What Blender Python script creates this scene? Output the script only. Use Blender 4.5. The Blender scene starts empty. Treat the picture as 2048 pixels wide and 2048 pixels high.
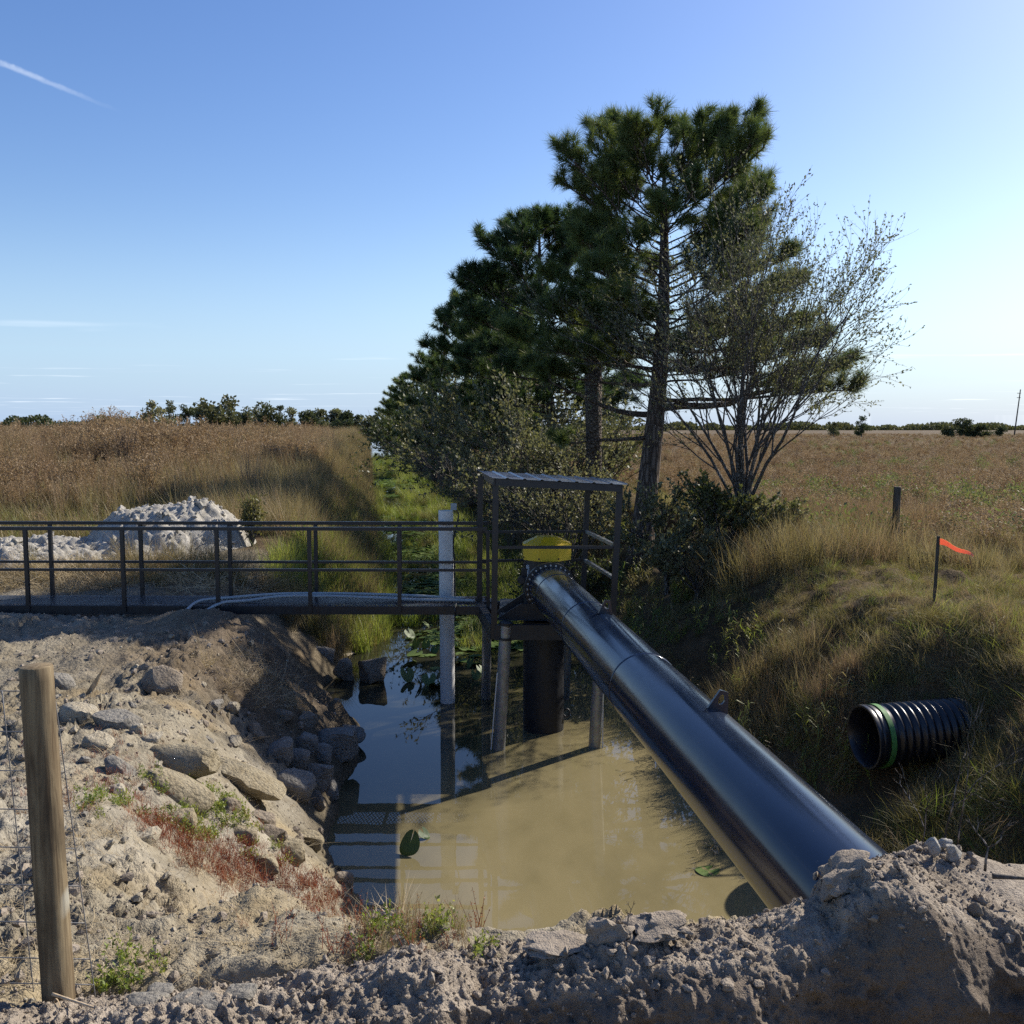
import bpy, math, random
import numpy as np
from mathutils import Vector
random.seed(7); RNG = np.random.default_rng(11)
PI = math.pi
sc = bpy.context.scene
COL = sc.collection

# ------------------------------------------------------------------ camera
FPX = 1894.0                      # focal length in photo pixels (2048 wide)
PITCH = math.atan(168.0 / FPX)
cam_d = bpy.data.cameras.new('camera'); cam = bpy.data.objects.new('camera', cam_d)
COL.objects.link(cam); sc.camera = cam
cam_d.sensor_width = 36.0; cam_d.lens = 36.0 * FPX / 2048.0
cam_d.clip_start = 0.05; cam_d.clip_end = 20000
cam.location = (0, 0, 0); cam.rotation_euler = (PI / 2 - PITCH, 0, 0)

# ------------------------------------------------------------------ sun and sky
SUN_AZ, SUN_EL = math.radians(52.0), math.radians(36.0)
SUN_DIR = Vector((math.sin(SUN_AZ) * math.cos(SUN_EL), math.cos(SUN_AZ) * math.cos(SUN_EL), math.sin(SUN_EL)))
sun_d = bpy.data.lights.new('sun', 'SUN'); sun_d.energy = 5.0; sun_d.angle = math.radians(0.53)
sun_d.color = (1.0, 0.93, 0.82)
sun = bpy.data.objects.new('sun', sun_d); COL.objects.link(sun)
sun.rotation_euler = SUN_DIR.to_track_quat('Z', 'Y').to_euler(); sun.location = (20, 20, 30)

def ray(u, v):
    a, b = u - 1024.0, v - 1024.0
    c, s = math.cos(PITCH), math.sin(PITCH)
    return np.array([a, FPX * c - b * s, -FPX * s - b * c])
def P(u, v, d):
    r = ray(u, v); return r * (d / r[1])
def G(u, v, z):
    r = ray(u, v); return r * (z / r[2])

w = bpy.data.worlds.new('World'); sc.world = w; w.use_nodes = True; w.cycles.sampling_method = 'NONE'
nt = w.node_tree; nt.nodes.clear()
def N(t, **k):
    n = nt.nodes.new(t)
    for a, b in k.items(): setattr(n, a, b)
    return n
def L(a, b): nt.links.new(a, b)
def math_node(op, a=None, b=None, c=None, clamp=False):
    n = N('ShaderNodeMath', operation=op); n.use_clamp = clamp
    for i, x in enumerate((a, b, c)):
        if x is None: continue
        if isinstance(x, (int, float)): n.inputs[i].default_value = x
        else: L(x, n.inputs[i])
    return n.outputs[0]
sky = N('ShaderNodeTexSky', sky_type='NISHITA'); sky.sun_disc = False
sky.sun_elevation = SUN_EL; sky.sun_rotation = SUN_AZ
sky.altitude = 0.0; sky.air_density = 1.0; sky.dust_density = 0.6; sky.ozone_density = 1.3
geo = N('ShaderNodeTexCoord'); D = geo.outputs['Generated']
sep = N('ShaderNodeSeparateXYZ'); L(D, sep.inputs[0])
zc = math_node('MAXIMUM', sep.outputs[2], 0.012)
cmb = N('ShaderNodeCombineXYZ'); L(math_node('DIVIDE', sep.outputs[0], zc), cmb.inputs[0]); L(math_node('DIVIDE', sep.outputs[1], zc), cmb.inputs[1])
mp = N('ShaderNodeMapping'); L(cmb.outputs[0], mp.inputs[0]); mp.inputs['Scale'].default_value = (0.34, 0.55, 1); mp.inputs['Rotation'].default_value = (0, 0, 0.12)
nz = N('ShaderNodeTexNoise'); L(mp.outputs[0], nz.inputs['Vector']); nz.inputs['Scale'].default_value = 0.75; nz.inputs['Detail'].default_value = 3; nz.inputs['Roughness'].default_value = 0.55
mr = N('ShaderNodeMapRange'); mr.interpolation_type = 'SMOOTHSTEP'; L(nz.outputs[0], mr.inputs[0]); mr.inputs[1].default_value = 0.59; mr.inputs[2].default_value = 0.78
# thin streaks only low above the horizon
lo = N('ShaderNodeMapRange'); lo.interpolation_type = 'SMOOTHSTEP'; L(sep.outputs[2], lo.inputs[0]); lo.inputs[1].default_value = 0.13; lo.inputs[2].default_value = 0.05
cl = math_node('MULTIPLY', mr.outputs[0], lo.outputs[0])
cl = math_node('MULTIPLY', cl, 0.6)
# contrail: great circle through two directions
d1 = Vector(ray(-80, 92)).normalized(); d2 = Vector(ray(252, 228)).normalized()
nn = d1.cross(d2).normalized(); mid = (d1 + d2).normalized(); tang = nn.cross(mid).normalized()
if tang.x < 0: tang = -tang
def dot(v):
    n = N('ShaderNodeVectorMath', operation='DOT_PRODUCT'); L(D, n.inputs[0]); n.inputs[1].default_value = v; return n.outputs['Value']
t = dot(tang); half = math.acos(max(-1, min(1, d1.dot(d2)))) / 2
cn = N('ShaderNodeTexNoise'); L(D, cn.inputs['Vector']); cn.inputs['Scale'].default_value = 130; cn.inputs['Detail'].default_value = 3
wid = math_node('MULTIPLY_ADD', t, -0.010, 0.0027)
dist = math_node('ABSOLUTE', math_node('ADD', dot(nn), math_node('MULTIPLY_ADD', cn.outputs[0], 0.0028, -0.0014)))
cm = N('ShaderNodeMapRange'); cm.interpolation_type = 'SMOOTHSTEP'; L(math_node('DIVIDE', dist, wid), cm.inputs[0]); cm.inputs[1].default_value = 1.2; cm.inputs[2].default_value = 0.2
ce = N('ShaderNodeMapRange'); ce.interpolation_type = 'SMOOTHSTEP'; L(t, ce.inputs[0]); ce.inputs[1].default_value = half; ce.inputs[2].default_value = -half * 0.4
front = N('ShaderNodeMapRange'); L(dot(mid), front.inputs[0]); front.inputs[1].default_value = 0.9; front.inputs[2].default_value = 0.92
con = math_node('MULTIPLY', math_node('MULTIPLY', cm.outputs[0], ce.outputs[0]), front.outputs[0])
con = math_node('MULTIPLY', con, math_node('MULTIPLY_ADD', cn.outputs[0], 0.30, 0.06))
allc = math_node('MAXIMUM', cl, con, clamp=True)
hs = N('ShaderNodeHueSaturation'); L(sky.outputs[0], hs.inputs['Color']); hs.inputs['Saturation'].default_value = 1.28; hs.inputs['Hue'].default_value = 0.513; hs.inputs['Value'].default_value = 1.0
# pale humid air low over the plain, all the way round
hz = N('ShaderNodeMapRange'); hz.interpolation_type = 'SMOOTHERSTEP'; L(sep.outputs[2], hz.inputs[0]); hz.inputs[1].default_value = 0.24; hz.inputs[2].default_value = -0.06; hz.inputs[4].default_value = 0.84
hm = N('ShaderNodeMix', data_type='RGBA'); L(hz.outputs[0], hm.inputs[0]); L(hs.outputs[0], hm.inputs[6]); hm.inputs[7].default_value = (2.5, 3.8, 6.1, 1)
mx = N('ShaderNodeMix', data_type='RGBA'); L(allc, mx.inputs[0]); L(hm.outputs[2], mx.inputs[6]); mx.inputs[7].default_value = (8.2, 8.6, 9.0, 1)
bg = N('ShaderNodeBackground'); L(mx.outputs[2], bg.inputs[0]); bg.inputs[1].default_value = 0.10
wo = N('ShaderNodeOutputWorld'); L(bg.outputs[0], wo.inputs[0])

vs = sc.view_settings; vs.view_transform = 'Standard'; vs.look = 'None'; vs.exposure = 0.68; vs.gamma = 1.0; vs.use_curve_mapping = False
sc.cycles.max_bounces = 4; sc.cycles.diffuse_bounces = 2; sc.cycles.glossy_bounces = 2; sc.cycles.transmission_bounces = 2; sc.cycles.use_adaptive_sampling = True; sc.cycles.adaptive_threshold = 0.013; sc.cycles.transparent_max_bounces = 4
sc.cycles.use_denoising = False
sc.cycles.sample_clamp_indirect = 6.0

# ------------------------------------------------------------------ numpy noise
def _h(ix, iy, iz, seed):
    h = (ix.astype(np.int64) * 374761393 + iy.astype(np.int64) * 668265263 + iz.astype(np.int64) * 2147483647 + seed * 974711) & 0xffffffff
    h = ((h ^ (h >> 13)) * 1274126177) & 0xffffffff
    h = ((h ^ (h >> 16)) * 2246822519) & 0xffffffff
    return ((h ^ (h >> 15)) & 0xffffff) / float(0xffffff)
def vn(x, y, z=None, seed=0):
    x = np.asarray(x, float); y = np.asarray(y, float)
    ix, iy = np.floor(x), np.floor(y); fx, fy = x - ix, y - iy
    fx = fx * fx * (3 - 2 * fx); fy = fy * fy * (3 - 2 * fy)
    if z is None:
        o = np.zeros_like(ix)
        a = _h(ix, iy, o, seed); b = _h(ix + 1, iy, o, seed); c = _h(ix, iy + 1, o, seed); d = _h(ix + 1, iy + 1, o, seed)
        return (a * (1 - fx) + b * fx) * (1 - fy) + (c * (1 - fx) + d * fx) * fy - 0.5
    z = np.asarray(z, float); iz = np.floor(z); fz = z - iz; fz = fz * fz * (3 - 2 * fz)
    r = 0
    for k, wz in ((0, 1 - fz), (1, fz)):
        a = _h(ix, iy, iz + k, seed); b = _h(ix + 1, iy, iz + k, seed); c = _h(ix, iy + 1, iz + k, seed); d = _h(ix + 1, iy + 1, iz + k, seed)
        r = r + wz * ((a * (1 - fx) + b * fx) * (1 - fy) + (c * (1 - fx) + d * fx) * fy)
    return r - 0.5
def fbm(x, y, z=None, s=1.0, o=4, g=0.5, seed=0):
    r = 0; a = 1.0
    for i in range(o):
        r = r + a * vn(x * s, y * s, None if z is None else z * s, seed + i * 17); a *= g; s *= 2.03
    return r
def sst(a, b, x):
    t = np.clip((np.asarray(x, float) - a) / (b - a), 0, 1); return t * t * (3 - 2 * t)

# ------------------------------------------------------------------ mesh helpers
class MB:
    def __init__(s): s.v = []; s.q = []; s.t = []; s.c = []; s.n = 0
    def add(s, v, q=None, t=None, c=None):
        v = np.asarray(v, float).reshape(-1, 3)
        if q is not None and len(q): s.q.append(np.asarray(q, int).reshape(-1, 4) + s.n)
        if t is not None and len(t): s.t.append(np.asarray(t, int).reshape(-1, 3) + s.n)
        if c is not None:
            c = np.asarray(c, float)
            s.c.append(np.broadcast_to(c, (len(v), 3)) if c.ndim == 1 else c)
        s.v.append(v); s.n += len(v); return s
    def box(s, c, size, rz=0.0, M=None, col=None):
        x, y, z = np.array(size) / 2.0
        v = np.array([[-x,-y,-z],[x,-y,-z],[x,y,-z],[-x,y,-z],[-x,-y,z],[x,-y,z],[x,y,z],[-x,y,z]])
        if rz:
            k, m = math.cos(rz), math.sin(rz); v = np.c_[v[:,0]*k - v[:,1]*m, v[:,0]*m + v[:,1]*k, v[:,2]]
        if M is not None: v = v @ np.array(M).T
        return s.add(v + np.array(c), [[0,3,2,1],[4,5,6,7],[0,1,5,4],[1,2,6,5],[2,3,7,6],[3,0,4,7]], c=col)
    def bar(s, a, b, wd, ht, col=None):
        a, b = np.array(a, float), np.array(b, float); d = b - a; l = np.linalg.norm(d); d /= l
        up = np.array([0, 0, 1.0]) if abs(d[2]) < 0.9 else np.array([1.0, 0, 0])
        sx = np.cross(d, up); sx /= np.linalg.norm(sx); uz = np.cross(sx, d)
        return s.box((a + b) / 2, (wd, l, ht), M=np.c_[sx, d, uz], col=col)
    def tube(s, pts, rad, n=8, cap=True, col=None):
        pts = np.asarray(pts, float); m = len(pts); rad = np.broadcast_to(np.asarray(rad, float), (m,))
        tg = np.gradient(pts, axis=0); tg /= (np.linalg.norm(tg, axis=1, keepdims=True) + 1e-9)
        ref = np.array([0, 0, 1.0]) if abs(tg[:, 2]).mean() < 0.8 else np.array([1.0, 0, 0])
        e1 = np.cross(tg, ref); e1 /= (np.linalg.norm(e1, axis=1, keepdims=True) + 1e-9); e2 = np.cross(tg, e1)
        an = np.arange(n) * 2 * PI / n
        v = pts[:, None] + rad[:, None, None] * (np.cos(an)[None, :, None] * e1[:, None] + np.sin(an)[None, :, None] * e2[:, None])
        i = np.arange(m - 1)[:, None] * n; j = np.arange(n)[None]; jn = (j + 1) % n
        q = np.stack([i + j, i + jn, i + n + jn, i + n + j], -1).reshape(-1, 4); t = []
        v = v.reshape(-1, 3)
        if cap:
            v = np.vstack([v, pts[0], pts[-1]])
            for k in range(n):
                t.append([m * n, (k + 1) % n, k]); t.append([m * n + 1, (m - 1) * n + k, (m - 1) * n + (k + 1) % n])
        return s.add(v, q, t, c=col)
    def lathe(s, prof, o, ax, n=48, closed=False, col=None):
        # prof: (distance along axis, radius) ; o origin ; ax axis direction
        ax = np.array(ax, float); ax /= np.linalg.norm(ax); o = np.array(o, float)
        ref = np.array([0, 0, 1.0]) if abs(ax[2]) < 0.9 else np.array([1.0, 0, 0])
        e1 = np.cross(ax, ref); e1 /= np.linalg.norm(e1); e2 = np.cross(e1, ax)
        pr = np.array(prof, float); m = len(pr); an = np.arange(n) * 2 * PI / n
        v = o + pr[:, 0][:, None, None] * ax + pr[:, 1][:, None, None] * (np.cos(an)[None, :, None] * e1 + np.sin(an)[None, :, None] * e2)
        i = np.arange(m if closed else m - 1)[:, None]; j = np.arange(n)[None]; jn = (j + 1) % n; i2 = (i + 1) % m
        q = np.stack([i * n + j, i2 * n + j, i2 * n + jn, i * n + jn], -1).reshape(-1, 4)
        return s.add(v.reshape(-1, 3), q, c=col)
    def poly(s, outline, z0, z1, f):
        # extrude a 2D outline; f(x, y, z) -> world
        n = len(outline); v = [f(x, y, z0) for x, y in outline] + [f(x, y, z1) for x, y in outline]
        cx = np.mean([p[0] for p in outline]); cy = np.mean([p[1] for p in outline])
        v += [f(cx, cy, z0), f(cx, cy, z1)]; q = []; t = []
        for k in range(n):
            k2 = (k + 1) % n; q.append([k, k2, n + k2, n + k]); t.append([2 * n, k2, k]); t.append([2 * n + 1, n + k, n + k2])
        return s.add(v, q, t)

def mkmesh(name, mb, off=None, smooth=False):
    v = np.vstack(mb.v)
    if off is not None: v = v - np.asarray(off)
    q = np.vstack(mb.q) if mb.q else np.zeros((0, 4), int); t = np.vstack(mb.t) if mb.t else np.zeros((0, 3), int)
    me = bpy.data.meshes.new(name)
    me.vertices.add(len(v)); me.vertices.foreach_set('co', v.astype(np.float32).ravel())
    nl = len(q) * 4 + len(t) * 3
    me.loops.add(nl); me.loops.foreach_set('vertex_index', np.concatenate([q.ravel(), t.ravel()]).astype(np.int32))
    me.polygons.add(len(q) + len(t))
    me.polygons.foreach_set('loop_start', np.concatenate([np.arange(len(q)) * 4, len(q) * 4 + np.arange(len(t)) * 3]).astype(np.int32))
    me.polygons.foreach_set('use_smooth', np.full(len(q) + len(t), smooth))
    me.update(calc_edges=True); me.validate()
    if mb.c:
        c = np.vstack(mb.c); a = me.color_attributes.new('Col', 'FLOAT_COLOR', 'POINT')
        a.data.foreach_set('color', np.c_[c, np.ones(len(c))].astype(np.float32).ravel())
    return me
def wloc(o):
    l = np.zeros(3)
    while o is not None: l = l + np.array(o.location); o = o.parent
    return l
def obj(name, mb, mat, parent=None, smooth=False, auto=None, **props):
    off = wloc(parent) if parent is not None else None
    me = mkmesh(name, mb, off, smooth); me.materials.append(mat)
    o = bpy.data.objects.new(name, me); COL.objects.link(o)
    if parent is not None: o.parent = parent
    if auto: me.set_sharp_from_angle(angle=math.radians(auto))
    for k, x in props.items(): o[k] = x
    return o
def tag(o, label, cat, group=None):
    o['label'] = label; o['category'] = cat
    if group: o['group'] = group
    return o
def thing(name, label, cat, loc, group=None):
    o = bpy.data.objects.new(name, None); COL.objects.link(o); o.location = tuple(float(x) for x in loc); o.empty_display_size = 0.2
    return tag(o, label, cat, group)
def struct(name, mb, mat, smooth=True, kind='structure'):
    o = obj(name, mb, mat, None, smooth); o['kind'] = kind; return o

# ------------------------------------------------------------------ materials
class NT:
    def __init__(s, name):
        s.m = bpy.data.materials.new(name); s.m.use_nodes = True; s.t = s.m.node_tree; s.t.nodes.clear()
        s.out = s.t.nodes.new('ShaderNodeOutputMaterial')
    def n(s, t, ins=None, **k):
        x = s.t.nodes.new(t)
        for a, b in k.items(): setattr(x, a, b)
        for a, b in (ins or {}).items():
            if hasattr(b, 'is_output'): s.t.links.new(b, x.inputs[a])
            else: x.inputs[a].default_value = b
        return x
    def noise(s, scale, detail=4, rough=0.55, vec=None, dist=0.0):
        i = {'Scale': scale, 'Detail': detail, 'Roughness': rough, 'Distortion': dist}
        if vec is not None: i['Vector'] = vec
        return s.n('ShaderNodeTexNoise', i).outputs[0]
    def pos(s, sx=1, sy=1, sz=1, obj=False):
        c = s.n('ShaderNodeTexCoord').outputs['Object'] if obj else s.n('ShaderNodeNewGeometry').outputs['Position']
        return s.n('ShaderNodeMapping', {'Vector': c, 'Scale': (sx, sy, sz)}).outputs[0]
    def ramp(s, f, stops):
        x = s.n('ShaderNodeValToRGB', {'Fac': f}); e = x.color_ramp.elements
        while len(e) < len(stops): e.new(0.5)
        for i, (p, c) in enumerate(stops): e[i].position = p; e[i].color = (*c, 1) if len(c) == 3 else c
        return x.outputs[0]
    def mr(s, f, a, b, c=0.0, d=1.0):
        return s.n('ShaderNodeMapRange', {0: f, 1: a, 2: b, 3: c, 4: d}).outputs[0]
    def mix(s, f, a, b, mode='MIX'):
        x = s.n('ShaderNodeMix', data_type='RGBA', blend_type=mode)
        for i, y in ((0, f), (6, a), (7, b)):
            if hasattr(y, 'is_output'): s.t.links.new(y, x.inputs[i])
            else: x.inputs[i].default_value = y if i == 0 else (*y, 1)
        return x.outputs[2]
    def mul(s, a, b):
        return s.n('ShaderNodeMath', {0: a, 1: b}, operation='MULTIPLY').outputs[0]
    def addm(s, a, b):
        return s.n('ShaderNodeMath', {0: a, 1: b}, operation='ADD').outputs[0]
    def attr(s, name='Col'): return s.n('ShaderNodeAttribute', attribute_name=name).outputs['Color']
    def bump(s, h, st=0.5, dist=0.02, nrm=None):
        i = {'Strength': st, 'Distance': dist, 'Height': h}
        if nrm is not None: i['Normal'] = nrm
        return s.n('ShaderNodeBump', i).outputs[0]
    def surf(s, sh): s.t.links.new(sh, s.out.inputs[0]); return s.m
    def pr(s, **k):
        nm = {'color': 'Base Color', 'rough': 'Roughness', 'metal': 'Metallic', 'nrm': 'Normal', 'spec': 'Specular IOR Level', 'ior': 'IOR', 'coat': 'Coat Weight', 'sheen': 'Sheen Weight'}
        i = {}
        for a, b in k.items(): i[nm[a]] = (*b, 1) if isinstance(b, tuple) and len(b) == 3 else b
        return s.surf(s.n('ShaderNodeBsdfPrincipled', i).outputs[0])

def m_ground():
    s = NT('earth'); p = s.pos(); c = s.attr()
    n1 = s.noise(3.0, 4, 0.62, p); n2 = s.noise(22.0, 4, 0.68, p); n3 = s.noise(120.0, 2, 0.6, p)
    col = s.mix(s.mr(n1, 0.35, 0.68), s.mix(1.0, c, (0.72, 0.70, 0.66), 'MULTIPLY'), s.mix(1.0, c, (1.16, 1.15, 1.12), 'MULTIPLY'))
    col = s.mix(s.mr(n2, 0.50, 0.74, 0, 0.7), col, s.mix(1.0, c, (0.50, 0.46, 0.42), 'MULTIPLY'))
    v = s.n('ShaderNodeTexVoronoi', {'Vector': p, 'Scale': 26.0}).outputs[0]
    h = s.addm(s.mul(n2, 0.9), s.addm(s.mul(n3, 0.35), s.mul(v, -0.45)))
    return s.pr(color=col, rough=0.95, spec=0.15, nrm=s.bump(h, 0.9, 0.035))
def m_rock(name, a, b, dark=(0.05, 0.05, 0.052), amt=0.55):
    s = NT(name); p = s.pos(); n1 = s.noise(7.0, 6, 0.65, p); n2 = s.noise(38.0, 5, 0.7, p)
    col = s.mix(s.mr(n1, 0.35, 0.7), a, b); col = s.mix(s.mr(n2, 0.52, 0.70, 0, amt), col, dark)
    v = s.n('ShaderNodeTexVoronoi', {'Vector': p, 'Scale': 34.0}).outputs[0]
    return s.pr(color=col, rough=0.92, spec=0.2, nrm=s.bump(s.addm(n2, s.mul(v, -0.5)), 1.0, 0.03))
def m_soil(name, a, b, c, sc_=1.0):
    s = NT(name); p = s.pos(); n1 = s.noise(4.0 * sc_, 4, 0.65, p); n2 = s.noise(30.0 * sc_, 4, 0.7, p); n3 = s.noise(160.0, 2, 0.6, p)
    col = s.mix(s.mr(n1, 0.36, 0.66), a, b); col = s.mix(s.mr(n2, 0.52, 0.75, 0, 0.75), col, c)
    return s.pr(color=col, rough=0.96, spec=0.12, nrm=s.bump(s.addm(n2, s.mul(n3, 0.4)), 0.9, 0.02))
def m_paint(name, c, rough=0.42, var=0.5, spec=0.5, bump=0.1):
    s = NT(name); p = s.pos(); n = s.noise(9.0, 5, 0.6, p); n2 = s.noise(90.0, 3, 0.6, p)
    col = s.mix(s.mr(n, 0.3, 0.75, 0, var), c, tuple(x * 0.65 + 0.012 for x in c))
    return s.pr(color=col, rough=s.mr(n, 0.3, 0.7, rough * 0.85, min(1, rough * 1.35)), spec=spec, nrm=s.bump(n2, bump, 0.003))
def m_leaf(name, a, b, c=None, trans=0.35, gloss=0.06, scale=0.6, tcol=1.4, tb=0.62):
    s = NT(name); p = s.pos(); r = s.n('ShaderNodeObjectInfo').outputs['Random']
    at = s.n('ShaderNodeAttribute', attribute_name='Col').outputs['Fac']
    n = s.noise(scale, 3, 0.6, p)
    f = s.addm(s.mul(r, 0.45), s.addm(s.mr(n, 0.3, 0.7, 0, 0.35), s.mul(at, 0.35)))
    st = [(0.15, a), (0.6, b)] if c is None else [(0.1, a), (0.5, b), (0.9, c)]
    col = s.ramp(f, st)
    tc = s.mix(1.0, col, (tcol, tcol * 0.98, tcol * tb), 'MULTIPLY')
    d = s.n('ShaderNodeBsdfDiffuse', {'Color': col}); t = s.n('ShaderNodeBsdfTranslucent', {'Color': tc})
    x = s.n('ShaderNodeMixShader', {0: trans, 1: d.outputs[0], 2: t.outputs[0]})
    g = s.n('ShaderNodeBsdfGlossy', {'Color': (1, 1, 1, 1), 'Roughness': 0.5})
    return s.surf(s.n('ShaderNodeMixShader', {0: gloss * 0.5, 1: x.outputs[0], 2: g.outputs[0]}).outputs[0])
def m_bark(name, a, b, sx=14, sz=3):
    s = NT(name); p = s.pos(sx, sx, sz); v = s.n('ShaderNodeTexVoronoi', {'Vector': p, 'Scale': 1.0}, feature='DISTANCE_TO_EDGE').outputs[0]
    n = s.noise(3.0, 5, 0.65, s.pos()); h = s.mr(v, 0.0, 0.25)
    col = s.mix(h, tuple(x * 0.45 for x in a), s.mix(s.mr(n, 0.3, 0.7), a, b))
    return s.pr(color=col, rough=0.93, spec=0.15, nrm=s.bump(h, 0.9, 0.03))
def m_wood(name, a, b, st=(0.06, 0.05, 0.03)):
    s = NT(name); p = s.pos(38, 38, 2.2); g = s.noise(1.0, 6, 0.6, p, 0.6); n = s.noise(5.0, 4, 0.6, s.pos(1, 1, 0.55))
    col = s.mix(s.mr(g, 0.36, 0.64), a, b); col = s.mix(s.mr(n, 0.44, 0.64, 0, 0.8), col, st); kn = s.n('ShaderNodeTexVoronoi', {'Vector': s.pos(9, 9, 4.2), 'Scale': 1.0}).outputs[0]; col = s.mix(s.mr(kn, 0.10, 0.22, 0.85, 0.0), col, tuple(x * 0.6 for x in st))
    sp = s.noise(3.4, 2, 0.5, s.pos(1.3, 1.3, 1.0)); col = s.mix(s.mr(sp, 0.66, 0.74, 0, 0.45), col, (0.42, 0.43, 0.38))
    return s.pr(color=col, rough=0.85, spec=0.2, nrm=s.bump(s.addm(g, s.mul(n, 0.3)), 0.5, 0.006))
def m_galv():
    s = NT('galvanised_steel'); p = s.pos(); n = s.noise(14, 4, 0.6, p); v = s.n('ShaderNodeTexVoronoi', {'Vector': p, 'Scale': 60.0}).outputs['Color']
    st = s.noise(5.0, 5, 0.7, s.pos(3, 3, 0.35))
    col = s.mix(s.mr(n, 0.3, 0.7), (0.34, 0.35, 0.35), (0.22, 0.23, 0.235)); col = s.mix(0.12, col, v, 'OVERLAY')
    col = s.mix(s.mr(st, 0.5, 0.75, 0, 0.7), col, (0.16, 0.15, 0.12))
    return s.pr(color=col, rough=0.45, metal=0.65, spec=0.5)
def m_pipe():
    s = NT('black_polyethylene'); p = s.pos()
    dust = s.noise(2.2, 6, 0.65, s.pos(1.2, 0.5, 1.2)); sp = s.noise(60.0, 4, 0.7, s.pos(1, 0.35, 1)); fl = s.noise(240.0, 2, 0.5, p)
    col = s.mix(s.mr(dust, 0.42, 0.75, 0.0, 0.75), (0.004, 0.009, 0.024), (0.012, 0.020, 0.040))
    col = s.mix(s.mr(sp, 0.68, 0.76, 0, 0.40), col, (0.22, 0.21, 0.19))
    return s.pr(color=col, rough=s.mr(dust, 0.35, 0.7, 0.13, 0.24), spec=0.55, nrm=s.bump(s.noise(1.6, 2, 0.5, p), 0.10, 0.02))
def m_water():
    s = NT('canal_water'); p = s.pos(); x = s.n('ShaderNodeSeparateXYZ', {0: p})
    n = s.noise(0.55, 5, 0.6, p, 0.8); n2 = s.noise(1.6, 4, 0.6, s.pos(1.0, 0.45, 1))
    # silt plume near the culvert end, clear dark water upstream
    f = s.addm(s.mr(s.addm(x.outputs[1], s.mul(x.outputs[0], -1.7)), 15.2, 9.8), s.mr(n, 0.25, 0.75, -0.25, 0.25))
    f = s.mr(f, 0.0, 1.0)
    mud = s.mix(s.mr(n2, 0.3, 0.7), (0.165, 0.138, 0.070), (0.205, 0.170, 0.090))
    col = s.mix(f, (0.020, 0.020, 0.012), mud)
    rip = s.noise(2.2, 3, 0.5, s.pos(1, 0.6, 1))
    m = s.pr(color=col, rough=0.015, ior=1.333, spec=0.5, nrm=s.bump(rip, 0.05, 0.02))
    return m
M = {}
M['earth'] = m_ground()
M['water'] = m_water()
M['soil'] = m_soil('loose_soil', (0.25, 0.208, 0.162), (0.32, 0.272, 0.218), (0.125, 0.10, 0.075))
def m_berm():
    s = NT('spoil_soil'); p = s.pos(); n1 = s.noise(4.0, 4, 0.65, p); n2 = s.noise(34.0, 4, 0.72, p); n3 = s.noise(170.0, 2, 0.6, p); n4 = s.noise(1.7, 3, 0.6, p)
    dry = s.mix(s.mr(n1, 0.36, 0.66), (0.245, 0.203, 0.156), (0.35, 0.298, 0.238)); dry = s.mix(s.mr(n2, 0.52, 0.72, 0, 0.8), dry, (0.11, 0.088, 0.066)); dry = s.mix(s.mr(n3, 0.62, 0.72, 0, 0.5), dry, (0.46, 0.42, 0.36))
    wet_or_shade = s.mix(s.mr(n4, 0.35, 0.65), (0.15, 0.122, 0.095), (0.21, 0.17, 0.13)); wet_or_shade = s.mix(s.mr(n1, 0.55, 0.7, 0, 0.4), wet_or_shade, (0.19, 0.135, 0.08))  # darker mix for the near face: its shade is put into the colour
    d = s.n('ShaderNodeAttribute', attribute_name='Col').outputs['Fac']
    col = s.mix(s.mr(s.addm(d, s.mr(n1, 0.3, 0.7, -0.3, 0.3)), 0.3, 0.7), dry, wet_or_shade)
    return s.pr(color=col, rough=0.96, spec=0.12, nrm=s.bump(s.addm(n2, s.mul(n3, 0.5)), 1.0, 0.02))
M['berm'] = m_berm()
M['heap'] = m_soil('white_marl', (0.31, 0.29, 0.25), (0.44, 0.415, 0.37), (0.11, 0.095, 0.075), 1.2)
M['marl'] = m_rock('marl_rock', (0.32, 0.27, 0.19), (0.42, 0.38, 0.30), (0.10, 0.088, 0.07))
M['lime'] = m_rock('limestone', (0.25, 0.205, 0.13), (0.35, 0.305, 0.215), (0.07, 0.062, 0.05), 0.7)
M['grey'] = m_rock('grey_rock', (0.19, 0.175, 0.15), (0.29, 0.27, 0.235), (0.05, 0.047, 0.042), 0.65)
M['brown'] = m_rock('brown_rock', (0.21, 0.17, 0.125), (0.30, 0.255, 0.20), (0.08, 0.065, 0.05))
M['black'] = m_paint('black_paint', (0.009, 0.010, 0.014), 0.38, 0.6)
M['dark'] = m_paint('dark_coated_steel', (0.010, 0.011, 0.014), 0.5, 0.5)
M['roof'] = m_paint('coated_roof_sheet', (0.055, 0.062, 0.075), 0.30, 0.4, 0.6)
M['pipe'] = m_pipe()
s_ = NT('bare_roof_sheet'); M['sheet'] = s_.pr(color=s_.mix(s_.mr(s_.noise(6, 4, 0.6, s_.pos()), 0.3, 0.7), (0.30, 0.33, 0.38), (0.22, 0.24, 0.28)), metal=0.85, rough=0.32)
M['yellow'] = m_paint('yellow_shell', (0.72, 0.48, 0.018), 0.42, 0.4, 0.5)
M['white'] = m_paint('white_pvc', (0.66, 0.66, 0.64), 0.5, 0.45, 0.4)
M['galv'] = m_galv()
M['bolt'] = m_paint('zinc_bolt', (0.45, 0.45, 0.43), 0.4, 0.3)
M['conduit'] = m_paint('grey_conduit', (0.33, 0.37, 0.39), 0.45, 0.3)
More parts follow.
